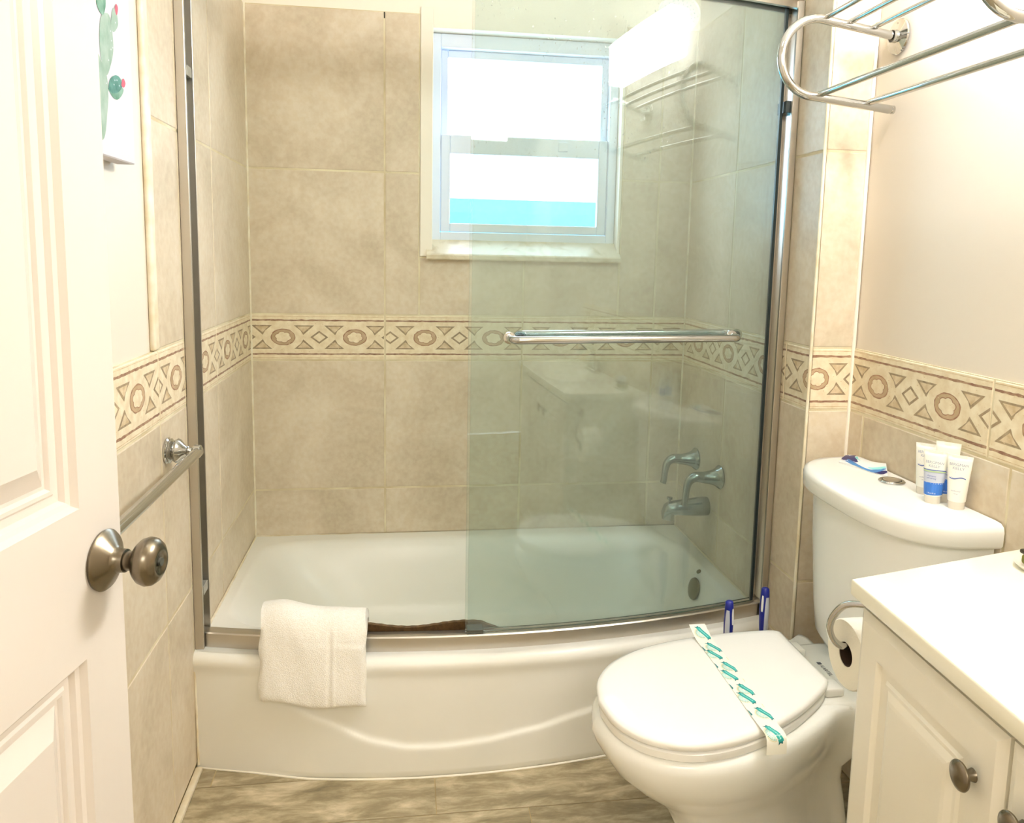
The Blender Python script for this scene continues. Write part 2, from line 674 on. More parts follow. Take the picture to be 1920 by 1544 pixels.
def tile_field(parent, wall, rects):
    """all plain tiles of one wall plus the grout bed behind them"""
    bm = bmesh.new()
    uvl = bm.loops.layers.uv.new('UVMap')
    mp, n = WALLS[wall]
    for (u0, u1, v0, v1) in rects:
        add_slab(bm, wall, u0, u1, v0, v1, uvl=uvl)
        q = [mp(u0, v0, -0.0012), mp(u1, v0, -0.0012), mp(u1, v1, -0.0012), mp(u0, v1, -0.0012)]
        k = [mp(u0, v0, -0.006), mp(u1, v0, -0.006), mp(u1, v1, -0.006), mp(u0, v1, -0.006)]
        Q = [bm.verts.new(p) for p in q]
        K = [bm.verts.new(p) for p in k]
        for f in [bm.faces.new(Q)] + [bm.faces.new((K[a], K[(a + 1) % 4], Q[(a + 1) % 4], Q[a])) for a in range(4)]:
            f.material_index = 1
    return obj('wall_tiles', bm, ['tile', 'grout'], parent, recalc=False)


def clip(poly, lo, hi):
    for side, lim in ((0, lo), (1, hi)):
        out = []
        for i in range(len(poly)):
            a, b = poly[i], poly[(i + 1) % len(poly)]
            ia = a[0] >= lim if side == 0 else a[0] <= lim
            ib = b[0] >= lim if side == 0 else b[0] <= lim
            if ia:
                out.append(a)
            if ia != ib:
                t = (lim - a[0]) / (b[0] - a[0])
                out.append((lim, a[1] + (b[1] - a[1]) * t))
        poly = out
        if len(poly) < 3:
            return []
    return poly


BV = 1.0098  # middle height of the decorative border


def border(parent, wall, u0, u1, joints, phase, pitch, v0=0.931, v1=1.088, top=True):
    """cream border tiles with ovals, flowers, diamonds and triangles between brown lines; phase = u of one oval"""
    bm = bmesh.new()
    mp, n = WALLS[wall]
    js = [u0] + sorted(j for j in joints if u0 + 0.004 < j < u1 - 0.004) + [u1]
    for a, b in zip(js[:-1], js[1:]):
        add_slab(bm, wall, a, b, v0, v1, g=0.004)
        q = [mp(a, v0, -0.0012), mp(b, v0, -0.0012), mp(b, v1, -0.0012), mp(a, v1, -0.0012)]
        k = [mp(a, v0, -0.006), mp(b, v0, -0.006), mp(b, v1, -0.006), mp(a, v1, -0.006)]
        Q = [bm.verts.new(p) for p in q]
        K = [bm.verts.new(p) for p in k]
        for f in [bm.faces.new(Q)] + [bm.faces.new((K[c], K[(c + 1) % 4], Q[(c + 1) % 4], Q[c])) for c in range(4)]:
            f.material_index = 1
    su = pitch / 0.2395
    rnd = random.Random(hash(wall) % 7 + 3)

    def put(pts, d, mi):
        for a, b in zip(js[:-1], js[1:]):
            c = clip(pts, a + 0.0035, b - 0.0035)
            if len(c) >= 3:
                f = flat_poly(bm, [mp(x, BV + y, d) for x, y in c], mi)
                f.normal_update()
                if f.normal.dot(n) < 0:
                    f.normal_flip()

    def ragged(y, w, d, mi, step=0.012):
        u = u0
        pv = (w * rnd.uniform(0.35, 0.6), w * rnd.uniform(0.35, 0.6))
        while u < u1:
            e = min(u + step * rnd.uniform(0.5, 1.3), u1)
            nv = (w * rnd.uniform(0.3, 0.62), w * rnd.uniform(0.3, 0.62))
            put([(u, y - pv[0]), (e, y - nv[0]), (e, y + nv[1]), (u, y + pv[1])], d, mi)
            pv = nv
            u = e
    for sg in (-1, 1):
        ragged(sg * 0.0577, 0.0056, 0.0003, 2)
        ragged(sg * 0.0705, 0.0017, 0.0003, 3, 0.03)

    def ell(cx, rx, ry, k=26, wob=0.0, lobes=0, lob=0.0, ph=0.0):
        out = []
        for i in range(k):
            t = 2 * pi * i / k
            s = 1 + wob * rnd.uniform(-1, 1) + lob * abs(cos(lobes * (t + ph) / 2)) - (lob / 2 if lob else 0)
            out.append((cx + rx * s * cos(t) * su, ry * s * sin(t)))
        return out
    i0 = math.floor((u0 - phase) / pitch) - 1
    i1 = math.ceil((u1 - phase) / pitch) + 1
    for i in range(i0, i1 + 1):
        c = phase + i * pitch
        put(ell(c, 0.0405, 0.0285, 30, 0.03), 0.0003, 4)
        put(ell(c, 0.0375, 0.0258, 30, 0.02), 0.0005, 5)
        put(ell(c, 0.0262, 0.0186, 48, 0.0, 6, 0.20, 0.26), 0.0007, 4)
        put(ell(c, 0.0240, 0.0168, 48, 0.0, 6, 0.20, 0.26), 0.0009, 0)
        m = c + pitch / 2
        for s, di, mi in ((1.0, 0.0003, 6), (0.70, 0.0005, 0), (0.0, 0, 0)):
            if s:
                dm = [(m + 0.0300 * s * su, 0), (m, 0.0225 * s), (m - 0.0300 * s * su, 0), (m, -0.0225 * s)]
                put(dm, di, mi)
        for sx in (-1, 1):
            for sy in (-1, 1):
                # triangle between the oval and the diamond; corners from the oval side to the diamond side
                t = [(c + sx * 0.036 * su, sy * 0.0405), (c + sx * 0.103 * su, sy * 0.0405), (c + sx * 0.0665 * su, sy * 0.0075), (c + sx * 0.0585 * su, sy * 0.022)]
                put(t, 0.0003, 6)
                gx = sum(p[0] for p in t[:3]) / 3
                gy = sum(p[1] for p in t[:3]) / 3
                put([(gx + (p[0] - gx) * 0.66, gy + (p[1] - gy) * 0.62) for p in t[:3]], 0.0005, 7)
    # pits and flecks in the stone
    for _ in range(int((u1 - u0) * 150)):
        u = rnd.uniform(u0 + 0.01, u1 - 0.01)
        y = rnd.uniform(-0.066, 0.066)
        r = rnd.uniform(0.0008, 0.0018)
        put([(u - r * 1.6, y), (u, y - r * 0.7), (u + r * 1.6, y + r * 0.4), (u, y + r * 0.7)], 0.0011, 3)
    return obj('decorative_border', bm, ['border', 'grout', 'b_line', 'b_faint', 'b_ring', 'b_ringfill', 'b_tri', 'b_trifill'], parent, recalc=False)


def rects(us, vs):
    return [(us[i], us[i + 1], vs[j], vs[j + 1]) for i in range(len(us) - 1) for j in range(len(vs) - 1)]


TOPT = 2.088
# back wall with the window opening (x 0.605..1.262, z 1.30..2.045)
wb = bmesh.new()
add_box(wb, (-0.12, 0.006, 0.0), (0.605, 0.126, 2.42))
add_box(wb, (1.262, 0.006, 0.0), (1.80, 0.126, 2.42))
add_box(wb, (0.605, 0.006, 0.0), (1.262, 0.126, 1.285))
add_box(wb, (0.605, 0.006, 2.045), (1.262, 0.126, 2.42))
wall_back = struct(obj('wall_back', wb, 'paint_white', origin=(0, 0, 0)))
xs = [0.0, 0.4466, 0.9263, 1.4049, W]
vb = [0.295, 0.4754, 0.931]
R = rects(xs, vb)
wx0, wx1, wz0 = 0.5635, 1.270, 1.289
for a, b in zip(xs[:-1], xs[1:]):
    for v0, v1 in ((1.088, 1.5702), (1.5702, TOPT)):
        for c, d in ((a, min(b, wx0)), (max(a, wx1), b)):
            if d - c > 0.015:
                R.append((c, d, v0, v1))
        c, d = max(a, wx0), min(b, wx1)
        if d - c > 0.015 and v0 < wz0:
            R.append((c, d, v0, wz0))
tile_field(wall_back, 'back', R)
border(wall_back, 'back', 0, W, xs, 0.1056, 0.2395)
obj('grout_gap', box((0.4446, -0.0006, TOPT - 0.022), (0.4486, 0.0005, TOPT - 0.002)), 'black', wall_back, label='dark hole in the grout')
# plaster return framing the opening on the wall face
pr_ = bmesh.new()
add_box(pr_, (wx0 + 0.002, -0.003, 1.292), (0.607, 0.0055, 2.110), bevel=0.002)
add_box(pr_, (1.2585, -0.003, 1.292), (wx1 - 0.002, 0.0055, 2.110), bevel=0.002)
add_box(pr_, (0.6068, -0.0026, 2.0452), (1.2587, 0.0055, 2.1095))
struct(obj('trim_1', pr_, 'paint_white'))

# left wall
wl = box((-0.12, -3.4, 0), (-0.006, 0.126, 2.42))
wall_left = struct(obj('wall_left', wl, 'paint', origin=(0, 0, 0)))
L1, L2, L3 = -0.4887, -0.8113, -1.0115
R = rects([L2, L1, 0], [0.295, 0.4754, 0.931]) + rects([-2.45, -1.970, -1.490, L3, L2], [0.012, 0.4754, 0.931]) \
    + rects([L3, L2, L1, 0], [1.088, 1.5702, TOPT])
tile_field(wall_left, 'left', R)
border(wall_left, 'left', -2.45, 0, [L1, L2, L3, -1.5517, -2.08], -0.0912 - 0.2645 * 4, 0.2645)
# rounded cream edge where the tall tile field stops
struct(obj('trim_2', box((-0.006, L3 - 0.034, 1.09), (0.006, L3 - 0.001, TOPT), 0.005, 3), 'caulk', smooth=40))
struct(obj('trim_3', box((0.0, -2.45, 0.0), (0.017, -0.835, 0.013), 0.004, 2), 'caulk', smooth=40))

# right side of the alcove, its return and the right wall of the room
wa = box((W + 0.006, YF + 0.006, 0), (1.80, 0.006, 2.42))
wall_alcove = struct(obj('wall_right_alcove', wa, 'paint', origin=(W, 0, 0)))
ru = [YF, -0.7725, -0.395, 0.0]
tile_field(wall_alcove, 'alcove', rects(ru, [0.295, 0.4754, 0.931]) + rects(ru, [1.088, 1.5702, TOPT]) + rects([YF, -0.79], [0.0, 0.295]))
border(wall_alcove, 'alcove', YF, 0, [-0.7918], -0.4076, 0.262)
fr_ = [W, XQ]
tile_field(wall_alcove, 'return', rects(fr_, [0.0, 0.4754, 0.931]) + rects(fr_, [1.088, 1.5702, TOPT]))
border(wall_alcove, 'return', W, XQ, [], 1.5455, 0.185)
wr = box((XQ + 0.006, -3.4, 0), (1.80, YF + 0.006, 2.42))
wall_right = struct(obj('wall_right', wr, 'paint', origin=(XQ, YF, 0)))
qu = [-2.45, -1.962, -1.4745, -0.9860, YF]
tile_field(wall_right, 'right', rects(qu, [0.0, 0.4754, 0.931]))
border(wall_right, 'right', -2.45, YF, [-1.4122, -1.909, -2.406], -1.0371, 0.2485)
# caulk beads: outer corner and inner corner beside the toilet
struct(obj('trim_4', tube([(W - 0.0005, YF - 0.0005, 0.0), (W - 0.0005, YF - 0.0005, TOPT)], 0.0042, 10), 'caulk', smooth=60))
struct(obj('trim_5', tube([(XQ - 0.001, YF - 0.001, 0.0), (XQ - 0.001, YF - 0.001, TOPT)], 0.0048, 10), 'paint_white', smooth=60))
ck = bmesh.new()
add_tube(ck, [(0.001, -0.001, 0.30), (0.001, -0.001, TOPT)], 0.0042, 8)
struct(obj('trim_6', ck, 'caulk', smooth=60))
ck = bmesh.new()
add_tube(ck, [(W - 0.001, -0.001, 0.30), (W - 0.001, -0.001, TOPT)], 0.0042, 8)
struct(obj('trim_7', ck, 'caulk', smooth=60))

# ceiling, floor and the hallway side
struct(obj('ceiling', box((-0.12, -4.6, 2.42), (1.80, 0.126, 2.5)), 'ceiling'))
fl = bmesh.new()
uvl = fl.loops.layers.uv.new('UVMap')
add_box(fl, (-0.12, -4.6, -0.05), (1.80, 0.126, -0.0015), 1)
rows = [-0.745 - 0.157 * i for i in range(0, 25)]
ends = [[0.594], [0.232, 0.842 - 0.03], [0.41, 1.30], [0.05, 0.75]]
for i in range(len(rows) - 1):
    y1, y0 = rows[i], rows[i + 1]
    e = [0.0] + ends[(i - 1) % 4] + [XQ]
    for a, b in zip(e[:-1], e[1:]):
        q = [(a + 0.0012, y0 + 0.0012), (b - 0.0012, y0 + 0.0012), (b - 0.0012, y1 - 0.0012), (a + 0.0012, y1 - 0.0012)]
        f = flat_poly(fl, [(x, y, 0.0) for x, y in q], 0)
        r = (random.random(), random.random())
        for l in f.loops:
            l[uvl].uv = r
floor = struct(obj('floor', fl, ['floor', 'floor_grout'], recalc=False, origin=(0, 0, 0)))
wfm = bmesh.new()
add_box(wfm, (-0.12, -4.7, 0), (1.80, -4.6, 2.42))
struct(obj('wall_front', wfm, 'paint_white'))
wf2 = bmesh.new()
add_box(wf2, (-0.12, -4.6, 0), (-0.02, -3.4, 2.42))
struct(obj('wall_hall_left', wf2, 'paint_white'))
wf3 = bmesh.new()
add_box(wf3, (1.66, -4.6, 0), (1.80, -3.4, 2.42))
struct(obj('wall_hall_right', wf3, 'paint_white'))

# ------------------------------------------------------------------ window
win = struct(bpy.data.objects.new('window_1', None))
COL.objects.link(win)
win.location = (0.93, 0.07, 1.31)
ROOT[win.name] = Vector((0.93, 0.07, 1.31))


def rect_frame(bm, x0, x1, z0, z1, w, y0, y1, bev=0.003, wl=None, wb_=None, wt=None):
    wl = w if wl is None else wl
    wb_ = w if wb_ is None else wb_
    wt = w if wt is None else wt
    add_box(bm, (x0, y0, z0), (x0 + wl, y1, z1), 0, bev)
    add_box(bm, (x1 - wl, y0, z0), (x1, y1, z1), 0, bev)
    add_box(bm, (x0 + wl, y0, z0), (x1 - wl, y1, z0 + wb_), 0, bev)
    add_box(bm, (x0 + wl, y0, z1 - wt), (x1 - wl, y1, z1), 0, bev)


f = bmesh.new()
rect_frame(f, 0.606, 1.261, 1.348, 2.044, 0.03, 0.055, 0.12, wb_=0.03, wt=0.045)
obj('window_frame', f, 'vinyl', win)
f = bmesh.new()
rect_frame(f, 0.637, 1.230, 1.66, 1.998, 0.028, 0.088, 0.106, wb_=0.05, wt=0.024, wl=0.024)
us = obj('sash', f, 'vinyl', win)
obj('pane', box((0.66, 0.095, 1.70), (1.21, 0.099, 1.98)), 'pane', us)
f = bmesh.new()
rect_frame(f, 0.637, 1.230, 1.379, 1.712, 0.03, 0.064, 0.086, wl=0.033, wb_=0.03, wt=0.064)
add_box(f, (1.05, 0.056, 1.668), (1.085, 0.066, 1.70), 0, 0.003)
ls = obj('sash', f, 'vinyl', win)
obj('pane', box((0.668, 0.072, 1.405), (1.20, 0.076, 1.655)), 'pane', ls)
# sloping stone sill
bm = bmesh.new()
sv = []
prof = [(-0.026, 1.282), (-0.0285, 1.286), (-0.0285, 1.297), (-0.024, 1.302), (0.056, 1.351), (0.115, 1.353), (0.115, 1.284), (0.006, 1.284)]
for x in (0.588, 1.268):
    sv.append([bm.verts.new((x, y, z)) for y, z in prof])
for k in range(len(prof)):
    bm.faces.new((sv[0][k], sv[0][(k + 1) % len(prof)], sv[1][(k + 1) % len(prof)], sv[1][k]))
bm.faces.new(sv[0])
bm.faces.new(list(reversed(sv[1])))
obj('window_sill', bm, 'marble', win)
# turquoise wall outside, seen at the foot of the lower pane
o = obj('turquoise_wall', box((-1.5, 2.6, -0.2), (4.5, 2.8, 1.665)), 'outside')
o['kind'] = 'structure'

# ------------------------------------------------------------------ bathtub


def yT(x):
    """outer foot of the bowed shower track"""
    return -0.755 - 0.12 * (1 - ((x - 0.70) / 0.82) ** 2)


def yE(x):
    return yT(x) - 0.034


def yA(x):
    return -0.913 + (0.24 if x < 0.62 else 0.205) * (x - 0.62) ** 2


DZ = 0.309
tub = thing('bathtub', (0.762, -0.45, 0.0), 'white alcove bathtub with bowed apron and embossed curve, below the window', 'bathtub')
bm = bmesh.new()
CX, CY = 0.758, -0.42
NR = 120


def sgn(a):
    return -1 if a < 0 else 1


def inner(k, ax0, ax1, yb, yf, bow, n, z):
    t = 2 * pi * k / NR
    c, s = cos(t), sin(t)
    x = CX + (ax1 - CX if c > 0 else CX - ax0) * sgn(c) * abs(c) ** (2 / n)
    if s > 0:
        y = CY + (yb - CY) * abs(s) ** (2 / n)
    else:
        fy = yf - bow * (1 - ((x - 0.72) / 0.82) ** 2)
        y = CY - (CY - fy) * abs(s) ** (2 / n)
    return Vector((x, y, z))


spec = [(0.028, 1.480, -0.046, -0.655, 0.115, 9, DZ), (0.036, 1.473, -0.056, -0.648, 0.112, 8.5, DZ - 0.002), (0.046, 1.466, -0.065, -0.640, 0.108, 8, DZ - 0.009),
        (0.064, 1.457, -0.077, -0.630, 0.102, 7, 0.28), (0.100, 1.447, -0.094, -0.618, 0.095, 6.2, 0.23), (0.155, 1.436, -0.116, -0.604, 0.085, 5.4, 0.17),
        (0.205, 1.422, -0.134, -0.588, 0.075, 5.0, 0.11), (0.245, 1.408, -0.150, -0.572, 0.067, 4.8, 0.066), (0.285, 1.385, -0.172, -0.552, 0.058, 4.5, 0.043),
        (0.35, 1.34, -0.215, -0.515, 0.04, 4, 0.034), (0.60, 1.00, -0.37, -0.45, 0.01, 3, 0.030)]
rings = [[inner(k, *s) for k in range(NR)] for s in spec]
outer = []
for k in range(NR):
    p = rings[0][k]
    d = Vector((p.x - CX, p.y - CY, 0)).normalized()
    lo_, hi_ = 0.0, 2.0
    for _ in range(40):
        mid = (lo_ + hi_) / 2
        q = Vector((CX, CY, 0)) + d * mid
        ins = 0.0 < q.x < W and yE(min(max(q.x, 0), W)) + 0.010 < q.y < -0.001
        if ins:
            lo_ = mid
        else:
            hi_ = mid
    q = Vector((CX, CY, 0)) + d * lo_
    outer.append(Vector((q.x, q.y, DZ)))
loft(bm, [outer] + rings, cap0=False, cap1=True)


def smile(x):
    pts = [(0.10, 0.215), (0.215, 0.200), (0.315, 0.152), (0.443, 0.098), (0.521, 0.080), (0.62, 0.078), (0.72, 0.086), (0.843, 0.104), (0.98, 0.134), (1.10, 0.172), (1.25, 0.212), (1.45, 0.215)]
    for (a, za), (b, zb) in zip(pts[:-1], pts[1:]):
        if a <= x <= b:
            t = (x - a) / (b - a)
            t = t * t * (3 - 2 * t) * 0.35 + t * 0.65
            return za + (zb - za) * t
    return 0.215


NX, NZ = 200, 110
grid = []
for i in range(NX + 1):
    x = W * i / NX
    col = []
    amp = min(1, max(0, (x - 0.14) / 0.14)) * min(1, max(0, (1.42 - x) / 0.2))
    for j in range(NZ + 1):
        t = j / NZ
        z = t * DZ
        y = yA(x) + (yE(x) - yA(x)) * t
        # lower field stands proud of the recessed upper panel
        z0 = smile(x)
        s = 1 / (1 + exp(max(-40, min(40, (z - z0) / 0.0032))))
        y -= 0.0085 * s * amp * min(1, t / 0.1 + 0.5)
        y -= 0.006 * exp(-((z - 0.285) / 0.02) ** 2)
        if z > DZ - 0.02:
            u = (z - (DZ - 0.02)) / 0.02
            y += 0.016 * (1 - sqrt(max(0, 1 - u * u)))
        col.append(bm.verts.new((x, y, z)))
    grid.append(col)
for i in range(NX):
    for j in range(NZ):
        bm.faces.new((grid[i][j], grid[i + 1][j], grid[i + 1][j + 1], grid[i][j + 1]))
# close the thin gap between apron crest and deck
for i in range(NX):
    x0_, x1_ = W * i / NX, W * (i + 1) / NX
    a, b = grid[i][NZ], grid[i + 1][NZ]
    c = bm.verts.new((x1_, yE(x1_) + 0.03, DZ - 0.0003))
    d = bm.verts.new((x0_, yE(x0_) + 0.03, DZ - 0.0003))
    bm.faces.new((a, b, c, d))
obj('tub_body', bm, 'tub', tub, smooth=60)
ov = bmesh.new()
ax = Vector((-1, -0.05, 0.22))
add_lathe(ov, [(0, 0.034), (0.004, 0.036), (0.008, 0.034), (0.012, 0.022), (0.0125, 0.0)], (1.447, -0.425, 0.243), ax)
obj('overflow_plate', ov, 'drainmat', tub, smooth=40, label='round brassy overflow plate')
sp = bmesh.new()
add_lathe(sp, [(0, 0.0085), (0.004, 0.0075), (0.005, 0)], (1.462, -0.415, 0.296), (-0.6, 0, 0.8), 16)
obj('overflow_screw', sp, 'drainmat', tub, smooth=40)
ck = bmesh.new()
cp = [(0.003, yE(0) + 0.03, DZ), (0.003, -0.003, DZ), (W - 0.003, -0.003, DZ), (W - 0.003, yE(W) + 0.03, DZ)]
add_tube(ck, cp, 0.0038, 8)
obj('caulk_bead', ck, 'caulk', tub, smooth=60)
ck = bmesh.new()
add_tube(ck, [(0.004, yA(0) - 0.002, 0.01), (0.002, yE(0) + 0.002, 0.295)], 0.0034, 8)
obj('caulk_bead', ck, 'caulk', tub, smooth=60)
ck = bmesh.new()
add_tube(ck, [(W * i / 60, yA(W * i / 60) - 0.013 * min(1, max(0, (W * i / 60 - .14) / .14)) + 0.001, 0.001) for i in range(61)], 0.003, 8)
obj('caulk_bead', ck, 'paint_white', tub, smooth=60)

# ------------------------------------------------------------------ shower enclosure frame
enc = thing('shower_door_frame', (0.762, -0.83, DZ), 'bowed aluminium frame of the shower doors on the rim of the tub', 'shower frame')


def curve_prism(bm, sec, x0=0.0, x1=W, n=60, mi=0):
    """section (dy from yT, z) swept along the bow"""
    cols = []
    for i in range(n + 1):
        x = x0 + (x1 - x0) * i / n
        cols.append([bm.verts.new((x, yT(x) + dy, z)) for dy, z in sec])
    m = len(sec)
    for i in range(n):
        for k in range(m):
            f = bm.faces.new((cols[i][k], cols[i][(k + 1) % m], cols[i + 1][(k + 1) % m], cols[i + 1][k]))
            f.material_index = mi
    bm.faces.new(cols[0])
    bm.faces.new(list(reversed(cols[-1])))


bm = bmesh.new()
curve_prism(bm, [(0, DZ), (0, 0.344), (0.003, 0.347), (0.010, 0.347), (0.044, 0.341), (0.046, 0.339), (0.046, DZ)], 0.002, W - 0.002)
obj('bottom_track', bm, 'alu', enc, smooth=40)
bm = bmesh.new()
curve_prism(bm, [(-0.004, 1.945), (-0.004, 2.005), (0.052, 2.005), (0.052, 1.945), (0.046, 1.945), (0.046, 1.965), (0.008, 1.965), (0.008, 1.945)], 0.002, W - 0.002)
obj('header_track', bm, 'alu', enc, smooth=40)
for side in (0, 1):
    X = (lambda a: a) if side == 0 else (lambda a: W - a)
    yb = yT(0) if side == 0 else yT(W)

    def bx(bm, a, b):
        lo = (min(X(a[0]), X(b[0])), a[1], a[2])
        hi = (max(X(a[0]), X(b[0])), b[1], b[2])
        add_box(bm, lo, hi, 0, 0.001, 1)
    bm = bmesh.new()
    wj = 0.022 if side == 0 else 0.018
    bx(bm, (0.001, yb - 0.020, DZ), (wj, yb - 0.010, 1.96))
    bx(bm, (0.001, yb + 0.050, DZ), (wj, yb + 0.054, 1.96))
    j = obj('jamb', bm, 'alu', enc)
    bm = bmesh.new()
    bx(bm, (0.001, yb - 0.010, 0.345), (0.006, yb + 0.050, 1.96))
    obj('jamb_channel', bm, 'channel' if side == 0 else 'alu', j)
    if side == 0:
        for z in (0.44, 1.70):
            bm = bmesh.new()
            bx(bm, (0.006, yb + 0.004, z), (0.020, yb + 0.046, z + 0.024))
            obj('bumper', bm, 'bumper', j)
    else:
        bm = bmesh.new()
        bx(bm, (0.005, yb - 0.008, 1.685), (0.030, yb + 0.040, 1.715))
        obj('bumper', bm, 'seal', j)
bm = bmesh.new()
curve_prism(bm, [(0.008, 0.3475), (0.008, 0.356), (0.042, 0.356), (0.042, 0.3475)], 0.676, 0.716, 4)
obj('door_guide', bm, 'channel', enc)


def glass_panel(name, x0, x1, dy, label, bar):
    t = thing(name, ((x0 + x1) / 2, yT((x0 + x1) / 2) + dy, 0.325), label, 'shower door', 'sliding shower doors')
    bm = bmesh.new()
    n = 48
    th = 0.006
    cols = []
    for i in range(n + 1):
        x = x0 + (x1 - x0) * i / n
        y = yT(x) + dy
        cols.append([bm.verts.new((x, y, 0.3485)), bm.verts.new((x, y + th, 0.3485)), bm.verts.new((x, y + th, 1.962)), bm.verts.new((x, y, 1.962))])
    for i in range(n):
        a, b = cols[i], cols[i + 1]
        for k in range(4):
            f = bm.faces.new((a[k], b[k], b[(k + 1) % 4], a[(k + 1) % 4]))
            f.material_index = 0 if k in (1, 3) else 1
    bm.faces.new(cols[0]).material_index = 1
    bm.faces.new(list(reversed(cols[-1]))).material_index = 1
    obj('glass_panel', bm, ['glass', 'glass_edge'], t, smooth=30)
    # dark seal down the wall-side edge
    bm = bmesh.new()
    cols = []
    for x in (x1 - 0.005, x1 + 0.003):
        y = yT(x) + dy
        cols.append([bm.verts.new((x, y - 0.001, 0.350)), bm.verts.new((x, y + 0.007, 0.350)), bm.verts.new((x, y + 0.007, 1.955)), bm.verts.new((x, y - 0.001, 1.955))])
    for k in range(4):
        bm.faces.new((cols[0][k], cols[1][k], cols[1][(k + 1) % 4], cols[0][(k + 1) % 4]))
    bm.faces.new(cols[0])
    bm.faces.new(list(reversed(cols[1])))
    obj('edge_seal', bm, 'seal', t)
    ax0, ax1, out, z = bar
    sg = -1 if out else 1
    ya = yT(ax0) + dy + (0 if out else th)
    yb2 = yT(ax1) + dy + (0 if out else th)
    off = 0.058 * sg
    A = Vector((ax0, ya, z))
    B = Vector((ax1, yb2, z))
    mid_off = off
    pts = [A, A + Vector((0, off * 0.45, 0))]
    for k in range(7):
        a = pi / 2 * k / 6
        pts.append(A + Vector((0.022 - 0.022 * cos(a), off * 0.55 + off * 0.45 * sin(a), 0)))
    for k in range(7):
        a = pi / 2 * (1 - k / 6)
        pts.append(B + Vector((-0.022 + 0.022 * cos(a), off * 0.55 + off * 0.45 * sin(a), 0)))
    pts += [B + Vector((0, off * 0.45, 0)), B]
    bar_o = obj('towel_bar', tube(pts, 0.0095, 16), 'chrome', t, smooth=50)
    for q, s in ((A, sg), (B, sg)):
        obj('washer', lathe([(0, 0.0), (0, 0.015), (0.003, 0.015), (0.004, 0.011), (0.004, 0.0)], q, (0, s, 0), 20), 'chrome', bar_o, smooth=40)
    return t


glass_panel('sliding_glass_door', 0.6705, 1.488, 0.014, 'outer bowed glass shower door with a chrome towel bar facing the room', (0.770, 1.372, True, 1.103))
glass_panel('sliding_glass_door', 0.6785, 1.498, 0.030, 'inner bowed glass shower door behind the other, its bar facing the tub', (0.800, 1.400, False, 1.104))

# dark dimpled strip showing behind the track
bm = bmesh.new()
cols = []
n = 60
for i in range(n + 1):
    x = 0.375 + (0.80 - 0.375) * i / n
    y = yT(x) + 0.058
    h = 0.044 * (0.86 + 0.14 * sin(i * 0.16 + 1.2)) * (1 if i < 48 else 1 - 0.75 * (i - 48) / 12) * (0.985 + 0.015 * sin(i * 1.7))
    cols.append([bm.verts.new((x, y, DZ + 0.0005)), bm.verts.new((x, y - 0.004, DZ + 0.006 + h)), bm.verts.new((x, y + 0.001, DZ + 0.009 + h)), bm.verts.new((x, y + 0.006, DZ + 0.0005))])
for i in range(n):
    for k in range(4):
        bm.faces.new((cols[i][k], cols[i + 1][k], cols[i + 1][(k + 1) % 4], cols[i][(k + 1) % 4]))
bm.faces.new(cols[0])
bm.faces.new(list(reversed(cols[-1])))
tag(obj('rubber_strip', bm, 'brownmat', smooth=50), 'dark brown dimpled strip behind the metal track, right of the washcloth', 'strip')

# ------------------------------------------------------------------ washcloth over the track
bm = bmesh.new()
prof = [(0.070, 0.312), (0.072, 0.350), (0.062, 0.376), (0.040, 0.392), (0.012, 0.388), (-0.012, 0.368), (-0.026, 0.335), (-0.036, 0.290), (-0.044, 0.245), (-0.050, 0.212),
        (-0.056, 0.205), (-0.068, 0.208), (-0.072, 0.222), (-0.066, 0.262), (-0.057, 0.305), (-0.048, 0.350), (-0.034, 0.388), (-0.008, 0.412), (0.030, 0.418), (0.068, 0.404), (0.090, 0.374), (0.092, 0.335), (0.088, 0.310)]
# path of the inner and outer skin: (dy from the track foot, z)
pp = catmull([Vector((a, b, 0)) for a, b in prof], 5, closed=True)
nx = 70
x0, x1 = 0.168, 0.424
rows_ = []
rn = random.Random(5)
for i in range(nx + 1):
    t = i / nx
    x = x0 + (x1 - x0) * t
    row = []
    edge = min(t, 1 - t)
    sh = 1.0 - 0.55 * max(0, 1 - edge / 0.05) ** 2
    lift = 0.012 * exp(-((t - 0.22) / 0.16) ** 2) - 0.010 * t
    cxm = sum(p.x for p in pp) / len(pp)
    for k, p in enumerate(pp):
        # thickness falls away at the two side edges
        w = 0.0011 * sin(t * 13 + p.y * 24) + 0.0004 * sin(t * 37 + k * 0.5)
        fold = 0.0022 * exp(-((t - 0.70) / 0.012) ** 2) - 0.0022 * exp(-((t - 0.66) / 0.02) ** 2)
        y = yT(x) + p.x - w - (fold if p.x < -0.03 else 0) - 0.004 * sin(t * 3.3)
        z = p.y + lift * (1 if p.y > 0.35 else 0.25) + 0.0006 * sin(t * 19)
        if p.y < 0.23:
            z += 0.004 * sin(t * 9) - 0.006 * t
        y = y + (1 - sh) * (0.010 if p.x < -0.04 else -0.004)
        row.append(bm.verts.new((x + 0.003 * sin(p.y * 70) * (1 if edge < 0.02 else 0), y, z)))
    rows_.append(row)
m = len(pp)
for i in range(nx):
    for k in range(m):
        bm.faces.new((rows_[i][k], rows_[i][(k + 1) % m], rows_[i + 1][(k + 1) % m], rows_[i + 1][k]))
bm.faces.new(rows_[0])
bm.faces.new(list(reversed(rows_[-1])))
bmesh.ops.triangulate(bm, faces=[f for f in bm.faces if len(f.verts) > 4])
tag(obj('washcloth', bm, 'terry', smooth=70), 'folded white terry washcloth hanging over the shower track', 'towel')

# ------------------------------------------------------------------ tub faucet


